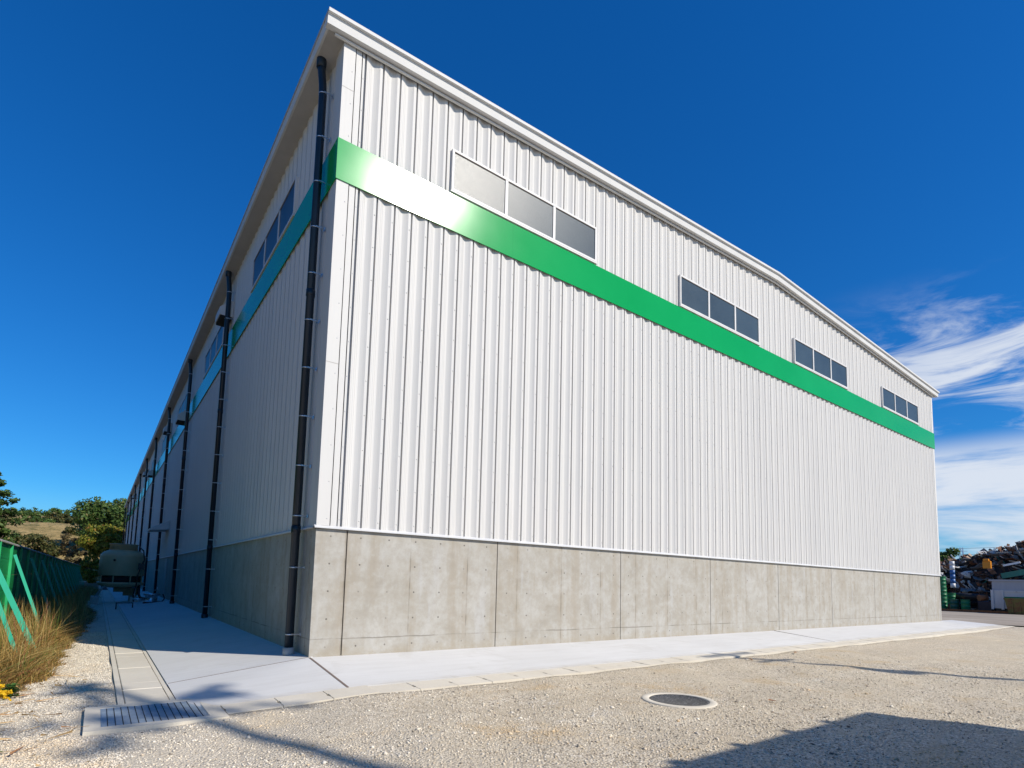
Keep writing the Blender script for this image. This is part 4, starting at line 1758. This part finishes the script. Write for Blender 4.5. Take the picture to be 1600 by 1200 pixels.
# long black pipe behind the drums, lying on blocks
m = MB()
m.tube([(52.6, 6.0, 1.1), (52.6, 3.9, 1.05)], .26, 16)
solo(m, 'black_pipe', SC[0], 'thick black pipe lying behind the green drums', 'pipe')
m = MB()
m.tube([(52.2, 4.1, 1.0), (52.6, 3.75, 1.02)], .24, 14)
solo(m, 'rusty_barrel', rusty('barrel_orange', (.30, .12, .05), .3, .6), 'rusty orange barrel end beside the black pipe', 'barrel')
m = MB()
m.bbox((52.0, 3.35, .02), (52.9, 4.15, .75), .04)
solo(m, 'dark_crate', rusty('crate_dark', (.03, .025, .035), .2, .6), 'dark crate between the drums and the grey container', 'crate')
# ground curb of rusty steel
m = MB()
m.box((50.6, -8, -.07), (50.75, 9, .10))
solo(m, 'steel_edge_strip', rusty('edge_rust', (.26, .10, .035), .4, .8), 'rust red steel strip along the foot of the scrap heap', 'strip')

# grey container
KX, KY = 51.2, .6
ko = thing('scrap_container', (KX + .9, KY, .1), 'grey steel scrap container with a green stripe', 'container')
cg = rusty('container_grey', (.56, .56, .57), .22, .5)
cb_ = rusty('container_blue_grey', (.36, .38, .43), .12, .5)
y0, y1 = -2.4, 3.15
m = MB()
m.box((KX, y0, .28), (KX + 2.2, y1, 1.62))
m.build('body', cg, ko)
m = MB()
m.box((KX + .05, y0 + .05, 1.625), (KX + 2.1, y1 - .06, 2.28))
m.build('side_board', cb_, ko)
m = MB()
m.box((KX - .06, y0 - .05, 2.285), (KX + 2.25, y1 + .10, 2.40))
m.build('top_rim', cb_, ko)
for yy in (3.12, 2.55, 1.0, -.6, -2.3):
    m = MB()
    m.box((KX - .08, yy - .12, .20), (KX - .002, yy + .04, 1.64))
    m.build('rib', cg, ko)
m = MB()
m.box((KX - .05, y0 + .1, 1.50), (KX - .003, y1 - .2, 1.60))
m.build('rail', cg, ko)
m = MB()
m.box((KX - .04, y0 + .1, .92), (KX - .0025, 2.40, 1.15))
m.build('green_stripe', dg, ko)
m = MB()
m.box((KX + .15, y0 + .2, -.05), (KX + .35, y1 - .2, .275))
m.box((KX + 1.7, y0 + .2, -.05), (KX + 1.9, y1 - .2, .275))
m.build('skid', SC[0], ko)
# yellow-green bin in front
bn = thing('rusty_bin', (50.2, 1.6, -.06), 'rusty yellow green steel bin in front of the grey container', 'bin')
by_ = rusty('bin_yellow', (.13, .115, .03), .6, .6)
m = MB()
m.hexa([(49.9, 1.15, -.04), (50.6, 1.15, -.04), (50.6, 1.95, -.04), (49.9, 1.95, -.04), (49.8, 1.0, .95), (50.7, 1.0, .95), (50.7, 2.12, .95), (49.8, 2.12, .95)])
m.build('body', by_, bn)
m = MB()
m.box((49.76, .96, .952), (50.74, 2.16, 1.05))
m.build('rim', by_, bn)
for yy in (1.3, 1.7):
    m = MB()
    m.box((49.79, yy - .03, .0), (49.84, yy + .03, .94))
    m.build('rib', by_, bn)
# pylon and tree far behind the heap
py = thing('lattice_pylon', (260, 58.4, -1), 'distant lattice power pylon above the scrap heap', 'pylon')
m = MB()
PZ = 18.6
for sx, sy in ((-1, -1), (1, -1), (1, 1), (-1, 1)):
    m.bar((260 + sx * 1.6, 58.4 + sy * 1.6, -1), (260 + sx * .35, 58.4 + sy * .35, PZ), .16, .16)
for k in range(9):
    z0 = -1 + k * (PZ + 1) / 9
    z1 = z0 + (PZ + 1) / 9
    w0 = 1.6 - 1.25 * k / 9
    w1 = 1.6 - 1.25 * (k + 1) / 9
    m.bar((260 - w0, 58.4 - w0, z0), (260 - w1, 58.4 + w1, z1), .1, .1)
    m.bar((260 - w0, 58.4 + w0, z0), (260 - w1, 58.4 - w1, z1), .1, .1)
m.build('lattice', M['steel'], py)
for z in (13.6, 15.4, 17.2):
    m = MB()
    m.bar((260, 56.6, z), (260, 60.2, z), .16, .16)
    m.build('crossarm', M['steel'], py)
for q, z in enumerate((14.3, 16.6)):
    m = MB()
    pts = []
    for k in range(25):
        f = k / 24
        pts.append((260 + 16 * (f - .4), 58.4 + 220 * (f - .4), z + 1.6 + 2.0 * abs(f - .4)))
    m.tube(pts, .05, 5)
    solo(m, 'power_line', M['dark'], ['lower power line running from the distant pylon', 'upper power line running from the distant pylon'][q], 'power line')
tree('broadleaf_tree', 96, 18.0, -.2, 7.7, 2.2, 2.4, 'dark', .2, 5000, 'green tree showing between the warehouse corner and the scrap heap', clumps=36, trunk=.2, low=.2)
tree('broadleaf_tree', 98, 15.6, -.2, 6.7, 2.4, 2.2, 'dark', .2, 3500, 'low green tree just left of the pylon behind the scrap', clumps=30, trunk=.2, low=.2)

# ------------------------------------------------------------------ things behind the viewer whose shadows fall into view
def cast(px, py, h):
    """ground position of something of height h whose shadow tip falls at (px, py)"""
    k = h / math.tan(R(SUN_EL))
    return px + k * math.sin(R(SUN_AZ)), py - k * math.cos(R(SUN_AZ))


HS = 4.0
cx_, cy_ = cast(5.12, -6.03, HS)
sd_ = thing('shed', (cx_ - 4, cy_ - 3, GZ), 'ribbed metal shed behind the viewer, its roof shadow falls on the gravel', 'shed')
m = MB()
m.box((cx_ - 9, cy_ - 6, GZ - .2), (cx_ - .02, cy_ - .05, GZ + HS - .22))
m.build('wall', M['shed'], sd_)
m = MB()
m.hexa([(cx_ - 9.2, cy_ - 6.2, GZ + HS + .28), (cx_, cy_ - 6.2, GZ + HS + .28), (cx_, cy_, GZ + HS - .2), (cx_ - 9.2, cy_, GZ + HS - .2), (cx_ - 9.2, cy_ - 6.2, GZ + HS + .36), (cx_, cy_ - 6.2, GZ + HS + .36), (cx_, cy_, GZ + HS), (cx_ - 9.2, cy_, GZ + HS)])
m.build('roof', M['roof'], sd_)
for k in range(10):
    m = MB()
    xx = cx_ - .95 - .95 * k
    m.box((xx - .06, cy_ - .3, GZ + HS - .02), (xx + .06, cy_ + .05, GZ + HS + .04))
    m.build('roof_rib', M['roof'], sd_)

HP = 9.5
ux, uy = cast(8.35, -1.75, HP)
up_ = thing('utility_pole', (ux, uy, GZ), 'concrete utility pole behind the viewer, its thin shadow crosses the gravel', 'pole')
m = MB()
m.tube([(ux, uy, GZ - .2), (ux, uy, GZ + HP)], [.15, .10], 12)
m.build('shaft', M['pole'], up_)
for z, w in ((HP - .25, .9), (HP - 1.0, .7)):
    m = MB()
    m.bar((ux - w, uy + .12, GZ + z), (ux + w, uy + .12, GZ + z), .09, .09)
    m.build('crossarm', M['steel'], up_)
m = MB()
m.lathe((ux, uy - .32, GZ + HP - 2.4), [(.2, 0), (.22, .03), (.22, .55), (.18, .6)], 12)
m.build('transformer', M['shed'], up_)

HT = 17.5
tx, ty = cast(-2.75, .35, HT)
tp_ = pine(tx - 2.7, ty, GZ, HT, 5.2, 'tall slender pine behind the viewer, its blurred shadow falls by the grate', 4, 430, leaf='pine', trunk=.24, size=.12, start=.905, sparse=.5, crad=.045, top=.4)
tp_.rotation_euler = (0, R(8.8), 0)
# fallen leaves and a few odd stones on the gravel
LMl = plain('fallen_leaf', (.30, .13, .04), .7)
for k, (x, y, lab) in enumerate(((10.6, -2.45, 'small orange leaf at the kerb'), (8.4, -2.6, 'brown leaf beside the pole shadow'), (4.6, -5.1, 'tiny rust leaf on the gravel beyond the manhole'))):
    z = float(ground_z(x, y)) + .02
    m = MB()
    a = k * 1.3
    c, s = math.cos(a), math.sin(a)
    L_ = [(-.06, 0, .0), (-.02, .03, .015), (.03, .028, .02), (.07, 0, .01), (.03, -.028, .022), (-.02, -.03, .01)]
    m.v = [(x + c * p[0] - s * p[1], y + s * p[0] + c * p[1], z + p[2]) for p in L_]
    m.f = [(0, 1, 2, 3), (0, 3, 4, 5)]
    m.sm = [False, False]
    solo(m, 'fallen_leaf', LMl, lab, 'leaf', 'fallen leaves')
